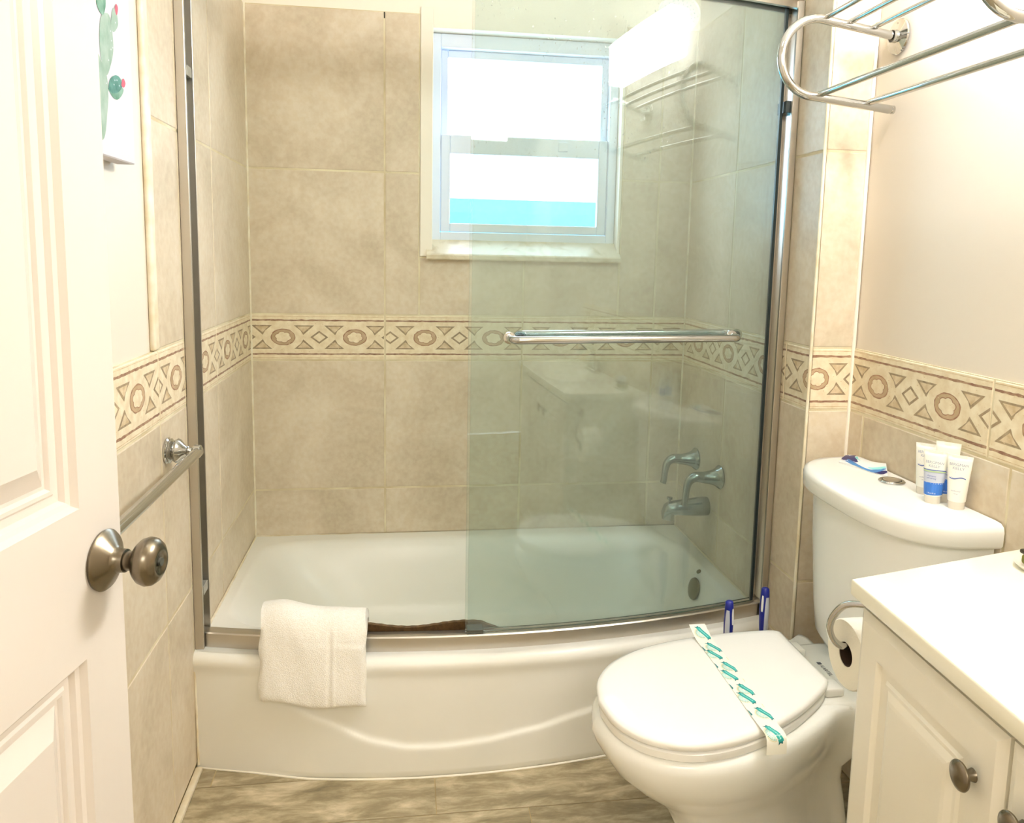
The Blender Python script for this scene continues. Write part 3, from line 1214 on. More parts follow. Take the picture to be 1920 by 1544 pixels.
def faucet_handle(y, z, label, droop):
    t = thing('tub_faucet_handle', (W, y, z), label, 'faucet handle', 'lever handles over the tub spout')
    obj('escutcheon', lathe([(0, 0.037), (0.004, 0.039), (0.009, 0.036), (0.013, 0.031), (0.024, 0.025), (0.045, 0.020), (0.060, 0.018)], (W, y, z), (-1, 0, 0), 36), 'faucet', t, smooth=40)
    pts = catmull([Vector((W - 0.055, y, z)), Vector((W - 0.085, y, z + 0.002)), Vector((W - 0.105, y, z - 0.012)), Vector((W - 0.112, y, z - 0.040)), Vector((W - 0.115, y, z - droop)), Vector((W - 0.118, y, z - droop - 0.012))], 6)
    n = len(pts)
    obj('lever', tube(pts, [0.0185 - 0.0075 * min(1, i / (n * 0.6)) for i in range(n)], 18), 'faucet', t, smooth=60)


faucet_handle(-0.182, 0.610, 'grey metal tub lever handle farther from the shower doors, above the spout', 0.072)
faucet_handle(-0.398, 0.606, 'grey metal tub lever handle nearer the shower doors, above the spout', 0.080)
t = thing('tub_spout', (W, -0.30, 0.475), 'grey metal tub spout with diverter knob between and below the two levers', 'faucet')
bm = bmesh.new()
sec = []
path = [(0.0, 0.0, 0.033, 0.031), (0.02, 0.0, 0.034, 0.032), (0.07, -0.002, 0.030, 0.028), (0.11, -0.003, 0.027, 0.025), (0.133, -0.005, 0.025, 0.023), (0.146, -0.012, 0.021, 0.023), (0.153, -0.022, 0.014, 0.018)]
rings = []
for d, dz, rh, rv in path:
    rings.append([Vector((W - 0.001 - d, -0.30 + rh * cos(2 * pi * k / 24), 0.478 + dz + rv * sin(2 * pi * k / 24))) for k in range(24)])
loft(bm, rings)
add_tube(bm, [(W - 0.132, -0.30, 0.470), (W - 0.136, -0.30, 0.436)], [0.022, 0.0195], 20)
obj('spout_body', bm, 'faucet', t, smooth=50)
obj('diverter_knob', lathe([(0, 0.004), (0.012, 0.004), (0.013, 0.009), (0.020, 0.009), (0.022, 0)], (W - 0.132, -0.30, 0.492), (0, 0, 1), 20), 'faucet', t, smooth=40)

# shower head on its arm, top of the alcove
t = thing('shower_head', (W, -0.36, 2.135), 'round shower head with dotted face high on the alcove wall, behind the glass', 'shower head')
hd = Vector((1.335, -0.345, 2.038))
dirv = Vector((-0.35, -0.55, -0.75)).normalized()
obj('arm', tube(catmull([Vector((W, -0.36, 2.135)), Vector((1.47, -0.36, 2.14)), Vector((1.41, -0.352, 2.125)), hd - dirv * 0.04], 6), 0.010, 14), 'chrome', t, smooth=60)
obj('flange', lathe([(0, 0.03), (0.005, 0.029), (0.012, 0.012)], (W, -0.36, 2.135), (-1, 0, 0), 30), 'chrome', t, smooth=40)
obj('head', lathe([(-0.045, 0.012), (-0.03, 0.018), (-0.012, 0.055), (0.0, 0.064), (0.008, 0.062), (0.009, 0.054), (0.006, 0.0)], hd, dirv, 36), 'whiteplastic', t, smooth=40)
bm = bmesh.new()
a_ = dirv.orthogonal().normalized()
b_ = dirv.cross(a_)
for rr, c in ((0.012, 6), (0.026, 12), (0.040, 18), (0.049, 22)):
    for k in range(c):
        q = hd + dirv * 0.0075 + (a_ * cos(2 * pi * k / c) + b_ * sin(2 * pi * k / c)) * rr
        add_lathe(bm, [(0, 0.0018), (0.003, 0.0014), (0.003, 0)], q, dirv, 6)
o = obj('nozzles', bm, 'inkgrey', t)
o['kind'] = 'stuff'

# ------------------------------------------------------------------ towel bar on the left wall
t = thing('wall_towel_bar', (0.0, -0.978, 0.857), 'chrome towel bar with turned post on the left wall beside the door', 'towel bar')
for y in (-0.978, -1.60):
    obj('post', lathe([(0, 0.0285), (0.004, 0.0295), (0.007, 0.026), (0.010, 0.0275), (0.013, 0.023), (0.015, 0.0175), (0.018, 0.0245), (0.024, 0.0275), (0.030, 0.0245), (0.037, 0.0155), (0.043, 0.0100), (0.046, 0.0125), (0.049, 0.0090), (0.054, 0.0085), (0.059, 0.0145), (0.071, 0.0145), (0.076, 0.008), (0.0765, 0)],
                      (0.0, y, 0.862), (1, 0, -0.04), 36), 'chrome', t, smooth=50)
obj('bar', tube([(0.066, -0.972, 0.858), (0.066, -1.606, 0.858)], 0.0112, 20), 'chrome', t, smooth=60)

# ------------------------------------------------------------------ canvas picture
XC = 0.034
t = thing('canvas_picture', (0.002, -1.43, 1.452), 'white canvas with a green watercolour cactus on the left wall behind the door', 'picture')
obj('stretched_canvas', box((0.001, -1.66, 1.4525), (XC - 0.001, -1.2095, 2.03), 0.002, 1), 'canvas', t)
bm = bmesh.new()


def cpoly(pts, d, mi, smooth_=True):
    p = catmull([Vector((y, z, 0)) for y, z in pts], 5, closed=True) if smooth_ else [Vector((y, z, 0)) for y, z in pts]
    fc = flat_poly(bm, [(XC - 0.0008 + d, q.x, q.y) for q in p], mi)
    fc.normal_update()
    if fc.normal.x < 0:
        fc.normal_flip()


cpoly([(-1.44, 1.60), (-1.3986, 1.618), (-1.374, 1.6136), (-1.3557, 1.6016), (-1.3349, 1.584), (-1.3307, 1.5549), (-1.3405, 1.5194), (-1.3583, 1.4802), (-1.3914, 1.4757), (-1.43, 1.49)], 0.0002, 0)
cpoly([(-1.341, 1.6782), (-1.3118, 1.6846), (-1.2993, 1.6561), (-1.2999, 1.6294), (-1.317, 1.601), (-1.3349, 1.584), (-1.3515, 1.5952), (-1.3606, 1.6223), (-1.3559, 1.6596)], 0.0004, 0)
cpoly([(-1.3716, 1.70), (-1.36, 1.73), (-1.3349, 1.74), (-1.3249, 1.7048), (-1.3326, 1.6842), (-1.3438, 1.6765), (-1.3606, 1.6817)], 0.0006, 1)
cpoly([(-1.2937, 1.7009), (-1.275, 1.6967), (-1.2728, 1.6782), (-1.2959, 1.6617), (-1.3052, 1.6733)], 0.0006, 0)
cpoly([(-1.2776, 1.7126), (-1.2691, 1.7079), (-1.2763, 1.6944), (-1.2843, 1.7017)], 0.0008, 3)
cpoly([(-1.3322, 1.564), (-1.3086, 1.567), (-1.2615, 1.5778), (-1.2628, 1.5677), (-1.2873, 1.5538), (-1.3095, 1.5532)], 0.0004, 1)
cpoly([(-1.3293, 1.5665), (-1.3194, 1.5816), (-1.2936, 1.5927), (-1.2713, 1.5915), (-1.2642, 1.5793), (-1.2888, 1.5648), (-1.3169, 1.5594)], 0.0006, 2)
cpoly([(-1.2566, 1.5946), (-1.2473, 1.5886), (-1.2554, 1.58), (-1.2681, 1.5805), (-1.2647, 1.589)], 0.0008, 3)
for (y, z) in ((-1.3238, 1.5044), (-1.3355, 1.4831)):
    cpoly([(y + 0.003 * cos(a), z + 0.002 * sin(a)) for a in (0, 1.2, 2.4, 3.6, 4.8)], 0.0004, 4)
for (y, z) in ((-1.31, 1.66), (-1.308, 1.645), (-1.312, 1.63), (-1.303, 1.635), (-1.325, 1.61), (-1.30, 1.583), (-1.29, 1.585), (-1.305, 1.575), (-1.28, 1.578), (-1.34, 1.57), (-1.285, 1.68)):
    cpoly([(y + 0.0018 * cos(a), z + 0.0014 * sin(a)) for a in (0, 1.2, 2.4, 3.6, 4.8)], 0.0010, 4)
obj('cactus_painting', bm, ['g1', 'g2', 'g3', 'pink', 'greyplastic'], t, recalc=False, label='green cactus with pink flowers')

# ------------------------------------------------------------------ room door (open, standing near the left wall)
DB = radians(10)
DE = Vector((0.1955, -1.8285, 0.0))
DU = Vector((-sin(DB), -cos(DB), 0))     # from the free edge towards the hinge
DN = Vector((cos(DB), -sin(DB), 0))      # out of the visible face


def DP(s, d, z):
    return DE + DU * s + DN * d + Vector((0, 0, z))


dr = thing('door_1', DP(0.34, -0.018, 0.006), 'white panelled door standing open at the left, round metal knob on its edge', 'door')
dr['kind'] = 'structure'
bm = bmesh.new()


def panel_loops(bm, mp, s0, s1, z0, z1, loops, mi=0):
    """concentric rectangles (inset, depth) ending in a filled centre"""
    prev = None
    for ins, d in loops:
        r = [bm.verts.new(mp(s, d, z)) for s, z in ((s0 + ins, z0 + ins), (s1 - ins, z0 + ins), (s1 - ins, z1 - ins), (s0 + ins, z1 - ins))]
        if prev:
            for k in range(4):
                bm.faces.new((prev[k], prev[(k + 1) % 4], r[(k + 1) % 4], r[k])).material_index = mi
        prev = r
    bm.faces.new(prev).material_index = mi


def face_with_panels(bm, mp, s_edges, z_edges, is_panel, loops, mi=0):
    for i in range(len(s_edges) - 1):
        for j in range(len(z_edges) - 1):
            s0, s1, z0, z1 = s_edges[i], s_edges[i + 1], z_edges[j], z_edges[j + 1]
            if is_panel(i, j):
                panel_loops(bm, mp, s0, s1, z0, z1, loops, mi)
            else:
                bm.faces.new([bm.verts.new(mp(*q)) for q in ((s0, 0, z0), (s1, 0, z0), (s1, 0, z1), (s0, 0, z1))]).material_index = mi


se = [0.003, 0.080, 0.315, 0.392, 0.627, 0.700]
ze = [0.012, 0.22, 0.862, 1.030, 1.66, 1.76, 1.95, 2.032]
lp = [(0, 0), (0.004, -0.007), (0.009, -0.009), (0.012, -0.0145), (0.020, -0.0150), (0.023, -0.0125), (0.027, -0.0125), (0.030, -0.0165), (0.034, -0.0165), (0.058, -0.004), (0.062, -0.004)]
face_with_panels(bm, DP, se, ze, lambda i, j: i in (1, 3) and j in (1, 3, 5), lp)
for a, b in (((0.003, 0.0), (0.0, -0.003)), ((0.0, -0.003), (0.0, -0.032)), ((0.0, -0.032), (0.003, -0.035)), ((0.003, -0.035), (0.70, -0.035)), ((0.70, -0.035), (0.70, 0.0))):
    bm.faces.new([bm.verts.new(DP(a[0], a[1], 0.012)), bm.verts.new(DP(b[0], b[1], 0.012)), bm.verts.new(DP(b[0], b[1], 2.032)), bm.verts.new(DP(a[0], a[1], 2.032))])
for z in (0.012, 2.032):
    bm.faces.new([bm.verts.new(DP(s, d, z)) for s, d in ((0.003, 0), (0.7, 0), (0.7, -0.035), (0.003, -0.035), (0, -0.032), (0, -0.003))])
bmesh.ops.remove_doubles(bm, verts=bm.verts[:], dist=0.0002)
obj('door_slab', bm, 'doorpaint', dr)
kb = bmesh.new()
KP = DP(0.040, 0.0, 0.958)
add_lathe(kb, [(0, 0.0), (0, 0.0335), (0.003, 0.0345), (0.006, 0.032), (0.0145, 0.0165), (0.018, 0.0135), (0.026, 0.0130), (0.0265, 0.0115)], KP, DN, 48)
obj('door_rosette', kb, 'nickel', dr, smooth=40)
kb = bmesh.new()
add_lathe(kb, [(0.0255, 0.011), (0.034, 0.0110), (0.037, 0.014), (0.040, 0.0205), (0.045, 0.0252), (0.051, 0.0272), (0.057, 0.0262), (0.062, 0.0225), (0.0655, 0.0165), (0.066, 0.0125), (0.0645, 0.0105), (0.064, 0.0)], KP, DN, 48)
kn = obj('door_knob', kb, 'nickel', dr, smooth=50)
kb = bmesh.new()
add_lathe(kb, [(0.0640, 0.0), (0.0640, 0.005), (0.0665, 0.0045), (0.0665, 0.0)], KP, DN, 20)
obj('privacy_button', kb, 'channel', kn)
kb = bmesh.new()
add_lathe(kb, [(-0.035, 0.03), (-0.041, 0.03), (-0.05, 0.012), (-0.062, 0.012), (-0.075, 0.026), (-0.088, 0.024), (-0.094, 0.012), (-0.094, 0.0)], KP, DN, 32)
obj('door_knob', kb, 'nickel', dr, smooth=40)

# ------------------------------------------------------------------ toilet
toi = thing('toilet', (1.30, -1.22, 0.0), 'white two-piece toilet with closed lid between tub and vanity', 'toilet')


def cy_axis(x):
    """centre line of the bowl: swings a little away from the tub towards the front"""
    t = (1.404 - x) / 0.496
    t = max(-0.3, min(1.1, t))
    return -1.195 - 0.132 * (1 - max(0.0, 1 - max(0, t)) ** 1.7)


def egg(scale, x_front, x_back, z, hw=0.188, sq=0.65, n=64, dy=0.0):
    """closed outline, front tip at x_front, squared back at x_back"""
    pts = []
    prof_ = [(0.0, 0.0), (0.025, 0.36), (0.075, 0.60), (0.15, 0.79), (0.27, 0.945), (0.42, 1.0), (0.58, 0.975), (0.75, 0.885), (0.90, 0.745), (0.975, sq), (1.0, sq * 0.88)]
    up_ = catmull([Vector((a, b, 0)) for a, b in prof_], 4)
    L = x_back - x_front
    for p in up_:
        x = x_front + L * p.x
        pts.append(Vector((x, cy_axis(x) + dy + hw * scale * max(p.y, 0.0), z)))
    for p in reversed(up_[1:]):
        x = x_front + L * p.x
        pts.append(Vector((x, cy_axis(x) + dy - hw * scale * max(p.y, 0.0), z)))
    return pts


bm = bmesh.new()
rings = [egg(0.56, 1.080, 1.50, 0.0, sq=0.85), egg(0.56, 1.082, 1.50, 0.02, sq=0.85), egg(0.52, 1.092, 1.50, 0.06, sq=0.8), egg(0.50, 1.085, 1.49, 0.12, sq=0.8), egg(0.53, 1.062, 1.48, 0.17, sq=0.75),
         egg(0.66, 1.020, 1.47, 0.215, sq=0.78), egg(0.84, 0.965, 1.48, 0.262, sq=0.82), egg(0.97, 0.922, 1.49, 0.305, sq=0.86), egg(1.03, 0.901, 1.50, 0.340, sq=0.9), egg(1.05, 0.893, 1.505, 0.362, sq=0.9),
         egg(1.045, 0.895, 1.505, 0.376, sq=0.9), egg(1.02, 0.903, 1.50, 0.385, sq=0.88), egg(0.97, 0.918, 1.49, 0.3875, sq=0.86)]
loft(bm, rings)
obj('bowl', bm, 'porcelain', toi, smooth=70)
bm = bmesh.new()
rings = []
for z, i in ((0.30, 0.02), (0.355, 0.004), (0.380, 0.0), (0.388, 0.004), (0.390, 0.012)):
    rings.append([Vector((x, y, z)) for x, y in ((1.36, -1.085 - i), (1.36, -1.335 + i), (1.50, -1.345 + i), (1.615 - i, -1.34 + i), (1.615 - i, -1.09 - i), (1.50, -1.075 - i))])
loft(bm, rings)
bmesh.ops.bevel(bm, geom=[e for e in bm.edges if abs(e.verts[0].co.z - e.verts[1].co.z) > 0.004], offset=0.008, segments=2, affect='EDGES')
obj('bowl_deck', bm, 'porcelain', toi, smooth=50)
bm = bmesh.new()
loft(bm, [egg(0.99, 0.912, 1.40, 0.3895), egg(1.0, 0.908, 1.402, 0.392), egg(1.0, 0.908, 1.402, 0.405), egg(0.985, 0.913, 1.40, 0.4075)])
obj('seat', bm, 'seat', toi, smooth=40)
bm = bmesh.new()
loft(bm, [egg(0.985, 0.911, 1.402, 0.4105), egg(1.0, 0.905, 1.406, 0.413), egg(1.005, 0.903, 1.408, 0.421), egg(0.995, 0.907, 1.405, 0.4265), egg(0.96, 0.918, 1.398, 0.4295), egg(0.86, 0.945, 1.385, 0.4315), egg(0.5, 1.03, 1.33, 0.4335)])
obj('lid', bm, 'seat', toi, smooth=50)
for y in (-1.125, -1.292):
    bm = bmesh.new()
    add_box(bm, (1.398, y - 0.022, 0.390), (1.442, y + 0.022, 0.410), 0, 0.006, 3)
    obj('hinge', bm, 'seat', toi, smooth=40)
o = obj('maker_mark', text_bm('■ KARTEL', 0.013, lambda x, y: Vector((1.4585 - y * 0.0 + y, -1.20 - x, 0.3912))), 'ink', toi, recalc=False, label='small dark maker lettering')

TC = -1.218


def dshape(depth, hw, z, xb=1.634, n=3.0, N=40, cyo=0.0):
    pts = []
    for i in range(N + 1):
        a = pi * i / N
        s, c = sin(a), cos(a)
        pts.append(Vector((xb - depth * abs(s) ** (2 / n), TC + cyo + hw * sgn(c) * abs(c) ** (2 / n), z)))
    return pts


bm = bmesh.new()
loft(bm, [dshape(0.115, 0.185, 0.395), dshape(0.135, 0.205, 0.405), dshape(0.150, 0.215, 0.430), dshape(0.158, 0.222, 0.50), dshape(0.168, 0.236, 0.66), dshape(0.172, 0.242, 0.775)])
obj('tank', bm, 'porcelain', toi, smooth=60)
bm = bmesh.new()
loft(bm, [dshape(0.183, 0.250, 0.771), dshape(0.191, 0.258, 0.773), dshape(0.195, 0.262, 0.779), dshape(0.196, 0.263, 0.805), dshape(0.193, 0.260, 0.815), dshape(0.184, 0.252, 0.8205), dshape(0.168, 0.236, 0.822)])
obj('tank_lid', bm, 'porcelain', toi, smooth=60)
bt = obj('flush_button', lathe([(0, 0.0275), (0.003, 0.028), (0.0050, 0.0255), (0.0046, 0.0205), (0.0006, 0.020)], (1.5887, -1.194, 0.8218), (0, 0, 1), 40), 'chrome', toi, smooth=40)
obj('button_face', lathe([(0.0006, 0.0186), (0.0056, 0.0182), (0.0066, 0.015), (0.0070, 0)], (1.5887, -1.194, 0.8218), (0, 0, 1), 40), 'alu', bt, smooth=40)

# paper band across the lid
bm = bmesh.new()
x_of = lambda t: 1.200 + 0.002 * sin(t * 6) + 0.002 * t
bw = 0.0195
path_ = []
for k in range(41):
    t = k / 40
    y = -1.078 - t * (1.4815 - 1.078)
    z = 0.4345
    if t < 0.14:
        z += 0.016 * (1 - t / 0.14) ** 1.4
    path_.append((y, z))
path_ += [(-1.4885, 0.4325), (-1.4925, 0.4275), (-1.4935, 0.418), (-1.494, 0.408), (-1.4935, 0.398)]
L_ = 0
S_ = [0]
for a, b in zip(path_[:-1], path_[1:]):
    L_ += math.hypot(b[0] - a[0], b[1] - a[1])
    S_.append(L_)


def band_pt(s, w, d=0.0):
    s = max(0, min(L_ - 1e-6, s))
    for i in range(len(S_) - 1):
        if S_[i] <= s <= S_[i + 1]:
            t = (s - S_[i]) / (S_[i + 1] - S_[i])
            y = path_[i][0] + (path_[i + 1][0] - path_[i][0]) * t
            z = path_[i][1] + (path_[i + 1][1] - path_[i][1]) * t
            ty, tz = path_[i + 1][0] - path_[i][0], path_[i + 1][1] - path_[i][1]
            l = math.hypot(ty, tz)
            ny, nz = tz / l, -ty / l
            if i <= 1 or i >= len(S_) - 8:
                pass
            return Vector((x_of(s / L_) + w, y + ny * d, z + nz * d))
    return Vector((1.2, -1.49, 0.4))


vs = []
for i in range(len(S_)):
    vs.append([bm.verts.new(band_pt(S_[i], -bw, 0)), bm.verts.new(band_pt(S_[i], bw, 0)), bm.verts.new(band_pt(S_[i], bw, 0.0006)), bm.verts.new(band_pt(S_[i], -bw, 0.0006))])
for i in range(len(vs) - 1):
    for k in range(4):
        bm.faces.new((vs[i][k], vs[i][(k + 1) % 4], vs[i + 1][(k + 1) % 4], vs[i + 1][k]))
bm.faces.new(vs[0])
bm.faces.new(list(reversed(vs[-1])))
band = thing('sanitary_band', (1.20, -1.28, 0.4345), 'white paper band with teal ribbon emblems lying across the toilet lid', 'paper band')
obj('paper_strip', bm, 'band', band, smooth=60)


def emblem(bm, s, w, sc, tilt=0.0):
    """wavy teal ribbon above a fan of dots"""
    def mp(a, b, d):
        ca, sa = cos(tilt), sin(tilt)
        a, b = a * ca - b * sa, a * sa + b * ca
        ww = max(-bw, min(bw, w + b * sc))
        return band_pt(s + a * sc, ww, d)

    def pl_(pts, d, mi):
        flat_poly(bm, [mp(a, b, d) for a, b in pts], mi)
    n = 10
    wav = lambda a: 0.0016 * sin(a / 0.017 * 1.9)
    for i in range(n):
        a0 = -0.017 + 0.034 * i / n
        a1 = -0.017 + 0.034 * (i + 1) / n
        pl_([(a0, wav(a0) + 0.0005), (a1, wav(a1) + 0.0005), (a1, wav(a1) + 0.0100), (a0, wav(a0) + 0.0100)], 0.0010, 0)
        if 0 < i < n - 1:
            pl_([(a0, wav(a0) + 0.0042), (a1 - 0.0008, wav(a1) + 0.0042), (a1 - 0.0008, wav(a1) + 0.0062), (a0, wav(a0) + 0.0062)], 0.0013, 2)
    for sg_ in (-1, 1):
        a = sg_ * 0.017
        pl_([(a, wav(a) + 0.0005), (a + sg_ * 0.0045, wav(a) - 0.0015), (a + sg_ * 0.0020, wav(a) + 0.003), (a + sg_ * 0.0045, wav(a) + 0.0065), (a, wav(a) + 0.0080)][::sg_], 0.0010, 1)
    for rr, c, mi in ((0.0055, 9, 2), (0.0085, 13, 2), (0.0112, 17, 0), (0.0136, 21, 3)):
        for k in range(c):
            an = -pi * (k + 0.5) / c
            q = (rr * cos(an), rr * sin(an) * 0.95)
            h = 0.00075
            dx, dy_ = cos(an) * h * 1.5, sin(an) * h * 1.5
            ex, ey = -sin(an) * h * 0.55, cos(an) * h * 0.55
            pl_([(q[0] - dx + ex, q[1] - dy_ + ey), (q[0] - dx - ex, q[1] - dy_ - ey), (q[0] + dx - ex, q[1] + dy_ - ey), (q[0] + dx + ex, q[1] + dy_ + ey)], 0.0010, mi)


for s, w in ((0.030, 0.000), (0.086, 0.004), (0.118, -0.008), (0.172, 0.006), (0.205, -0.008), (0.262, 0.005), (0.292, -0.007), (0.348, 0.006), (0.408, -0.004)):
    bm = bmesh.new()
    emblem(bm, s, w, 1.12, 0.30)
    bmesh.ops.recalc_face_normals(bm, faces=bm.faces[:])
    obj('printed_emblem', bm, ['teal', 'darkteal', 'palecyan', 'gold'], band, recalc=False, label='teal ribbon emblem with a fan of dots')
for s in (0.078, 0.152, 0.236, 0.330):
    bm = bmesh.new()
    flat_poly(bm, [band_pt(s, -bw + 0.0003, 0.001), band_pt(s + 0.022, -bw + 0.0003, 0.001), band_pt(s + 0.018, -bw + 0.004, 0.001), band_pt(s + 0.006, -bw + 0.0025, 0.001)], 0)
    bmesh.ops.recalc_face_normals(bm, faces=bm.faces[:])
    obj('edge_print', bm, 'darkteal', band, recalc=False)
for s in (0.13, 0.22, 0.315):
    bm = bmesh.new()
    flat_poly(bm, [band_pt(s, bw - 0.0008, 0.001), band_pt(s + 0.012, bw - 0.0008, 0.001), band_pt(s + 0.012, bw - 0.0016, 0.001), band_pt(s, bw - 0.0016, 0.001)], 0)
    obj('edge_print', bm, 'gold', band, recalc=False)

# ------------------------------------------------------------------ brushes between toilet and tub


def brush(name, x, y, ztop, label, lean, kind):
    t = thing(name, (x, y, 0.0), label, 'toilet brush' if kind == 'brush' else 'plunger')
    axis = Vector((lean, 0.02, 1)).normalized()
    top = Vector((x, y, 0)) + axis * ztop
    z0 = ztop - 0.155
    rr = []
    for h, r in ((z0, 0.0062), (z0 + 0.02, 0.0078), (z0 + 0.06, 0.0110), (z0 + 0.10, 0.0122), (z0 + 0.135, 0.0110), (ztop - 0.012, 0.0104), (ztop - 0.003, 0.0095), (ztop, 0.006), (ztop + 0.0005, 0)):
        rr.append((h, r))
    hb = lathe(rr, (x, y, 0), axis, 28)
    h_ = obj('handle', hb, 'blue', t, smooth=60, label='navy blue handle')
    # pale grip panel on the side facing the room, white tag near the tip
    for (a0, a1, h0, h1, mat, off) in ((radians(205), radians(262), z0 - 0.002, ztop - 0.022, 'greyplastic', 0.0008), (radians(285), radians(322), ztop - 0.060, ztop - 0.018, 'whiteplastic', 0.0008)):
        if kind != 'brush':
            a0, a1 = (radians(250), radians(310)) if mat == 'greyplastic' else (radians(205), radians(232))
        bm = bmesh.new()
        u = Vector((1, 0, 0))
        w = Vector((0, 1, 0))

        def rad(h):
            for (ha, ra), (hb_, rb) in zip(rr[:-1], rr[1:]):
                if ha <= h <= hb_:
                    return ra + (rb - ra) * (h - ha) / (hb_ - ha)
            return rr[0][1]
        NN, KK = 14, 6
        g = []
        for i in range(NN + 1):
            h = h0 + (h1 - h0) * i / NN
            e = 1.0 - 0.35 * abs(2 * i / NN - 1) ** 3
            am = (a0 + a1) / 2
            g.append([bm.verts.new(Vector((x, y, 0)) + axis * h + (u * cos(am + (a1 - a0) / 2 * e * (2 * k / KK - 1)) + w * sin(am + (a1 - a0) / 2 * e * (2 * k / KK - 1))) * (rad(h) + off)) for k in range(KK + 1)])
        for i in range(NN):
            for k in range(KK):
                bm.faces.new((g[i][k], g[i][k + 1], g[i + 1][k + 1], g[i + 1][k]))
        obj('grip_panel', bm, mat, h_, smooth=60, label='pale grip inlay')
    obj('shaft', lathe([(0.10, 0.0055), (z0 + 0.01, 0.0062)], (x, y, 0), axis, 20), 'greyplastic', t, smooth=60, label='pale grey shaft')
    if kind == 'brush':
        obj('brush_head', lathe([(0.005, 0.0), (0.006, 0.026), (0.02, 0.036), (0.06, 0.038), (0.085, 0.03), (0.10, 0.012), (0.105, 0.005)], (x, y, 0), axis, 28), 'whiteplastic', t, smooth=40)
    else:
        obj('rubber_cup', lathe([(0.002, 0.048), (0.0, 0.052), (0.03, 0.054), (0.06, 0.046), (0.085, 0.022), (0.105, 0.012), (0.11, 0.006)], (x, y, 0), axis, 32), 'blue', t, smooth=40)


brush('toilet_brush', 1.327, -0.972, 0.452, 'toilet brush with navy and grey handle standing between lid and tub, the left of two', 0.004, 'brush')
brush('plunger', 1.418, -0.972, 0.482, 'plunger with navy handle in the corner by the shower jamb, right of the brush', 0.010, 'plunger')

# ------------------------------------------------------------------ travel tubes on the tank


def tube_bottle(x, y, h, facing, label, style):
    """squeeze tube standing on its cap, flat crimp on top"""
    t = thing('toiletry_tube', (x, y, 0.822), label, 'toiletry tube', 'travel toiletry tubes on the toilet tank')
    cu = Vector((cos(facing), sin(facing), 0))   # width direction
    cf = Vector((cu.y, -cu.x, 0))                # towards the viewer
    if cf.dot(Vector((-1, -1.3, 0))) < 0:
        cf = -cf
    B = Vector((x, y, 0.822))
    hc = 0.016
    obj('cap', lathe([(0, 0.0), (0, 0.0145), (0.001, 0.015), (hc, 0.0155), (hc + 0.001, 0.0)], B, (0, 0, 1), 28), 'cap', t, smooth=40, label='clear screw cap')
    N = 36

    def at(a, v, off=0.0):
        """a: angle, v: 0 bottom .. 1 top"""
        e = v ** 1.3
        rw = 0.0165 + (0.0235 - 0.0165) * v + off
        rd = 0.0165 * (1 - e) + 0.0012 + off
        if v > 0.93:
            rd = 0.0014 + off
        return B + cu * (rw * cos(a)) + cf * (rd * sin(a)) + Vector((0, 0, hc + v * (h - hc)))
    bm = bmesh.new()
    rings = [[at(2 * pi * k / N, v) for k in range(N)] for v in (0.0, 0.04, 0.1, 0.2, 0.3, 0.4, 0.5, 0.6, 0.7, 0.8, 0.88, 0.925, 0.935, 1.0)]
    loft(bm, rings)
    obj('tube_body', bm, 'tube', t, smooth=50)
    bm = bmesh.new()

    def strip(v0, v1, mi, a0=0.06 * pi, a1=0.94 * pi, off=0.0004, wav=0.0, K=14, full=False):
        NA = 20
        g = []
        for j in range(4):
            row = []
            for i in range(NA + 1):
                a = a0 + (a1 - a0) * i / NA
                v = v0 + (v1 - v0) * j / 3 + wav * sin(2 * pi * i / NA)
                row.append(bm.verts.new(at(a, v, off)))
            g.append(row)
        for j in range(3):
            for i in range(NA):
                bm.faces.new((g[j][i], g[j][i + 1], g[j + 1][i + 1], g[j + 1][i])).material_index = mi

    def lettering(txt, v, size, mi, ox=0.0):
        w_ = lambda X, Y: at(pi / 2 - (X + ox) / 0.0200, v + Y / (h - hc), 0.0011)
        obj('printed_word', text_bm(txt, size, w_), ['tubeblue', 'tubegrey', 'inkgrey', 'inkblue', 'inkgreen', 'inkword', 'tube'][mi], t, recalc=False)
    if style == 'blue':
        strip(0.02, 0.30, 0, -0.3 * pi, 1.3 * pi, wav=0.012)
        strip(0.28, 0.52, 1, 0.0, pi, 0.0003)
        strip(0.515, 0.530, 2, wav=0.006, off=0.0007)
        strip(0.53, 0.56, 4, wav=0.006, off=0.0005)
        strip(0.565, 0.585, 3, wav=0.006, off=0.0007)
        lettering('BERGMAN', 0.74, 0.0072, 5)
        lettering('KELLY', 0.66, 0.0072, 5)
        lettering('shampoo\nrefreshing', 0.42, 0.0046, 3, -0.003)
        lettering('1 fl oz 30 ml', 0.07, 0.0036, 6)
    else:
        strip(0.50, 0.520, 3, 0.25 * pi, 0.75 * pi, wav=0.020, off=0.0007)
        strip(0.525, 0.532, 2, 0.30 * pi, 0.70 * pi, wav=0.020, off=0.0007)
        for k, (da, hh) in enumerate(((-0.10, 0.10), (0.0, 0.13), (0.12, 0.11))):
            a = pi / 2 + 0.22
            p0, p1 = at(a, 0.53, 0.001), at(a - da * 4.0, 0.53 + hh, 0.001)
            p2 = at(a - da * 4.0 - 0.03, 0.53 + hh, 0.001)
            bm.faces.new([bm.verts.new(p) for p in (p0, p1, p2)]).material_index = 1
        lettering('BERGMAN', 0.80, 0.0072, 5)
        lettering('KELLY', 0.72, 0.0072, 5)
        lettering('conditioner', 0.24, 0.0040, 5)
        lettering('1 fl oz', 0.18, 0.0036, 5)
    obj('printed_label', bm, ['tubeblue', 'tubegrey', 'inkgrey', 'inkblue', 'inkgreen', 'ink', 'tube'], t, label='blue and grey print')


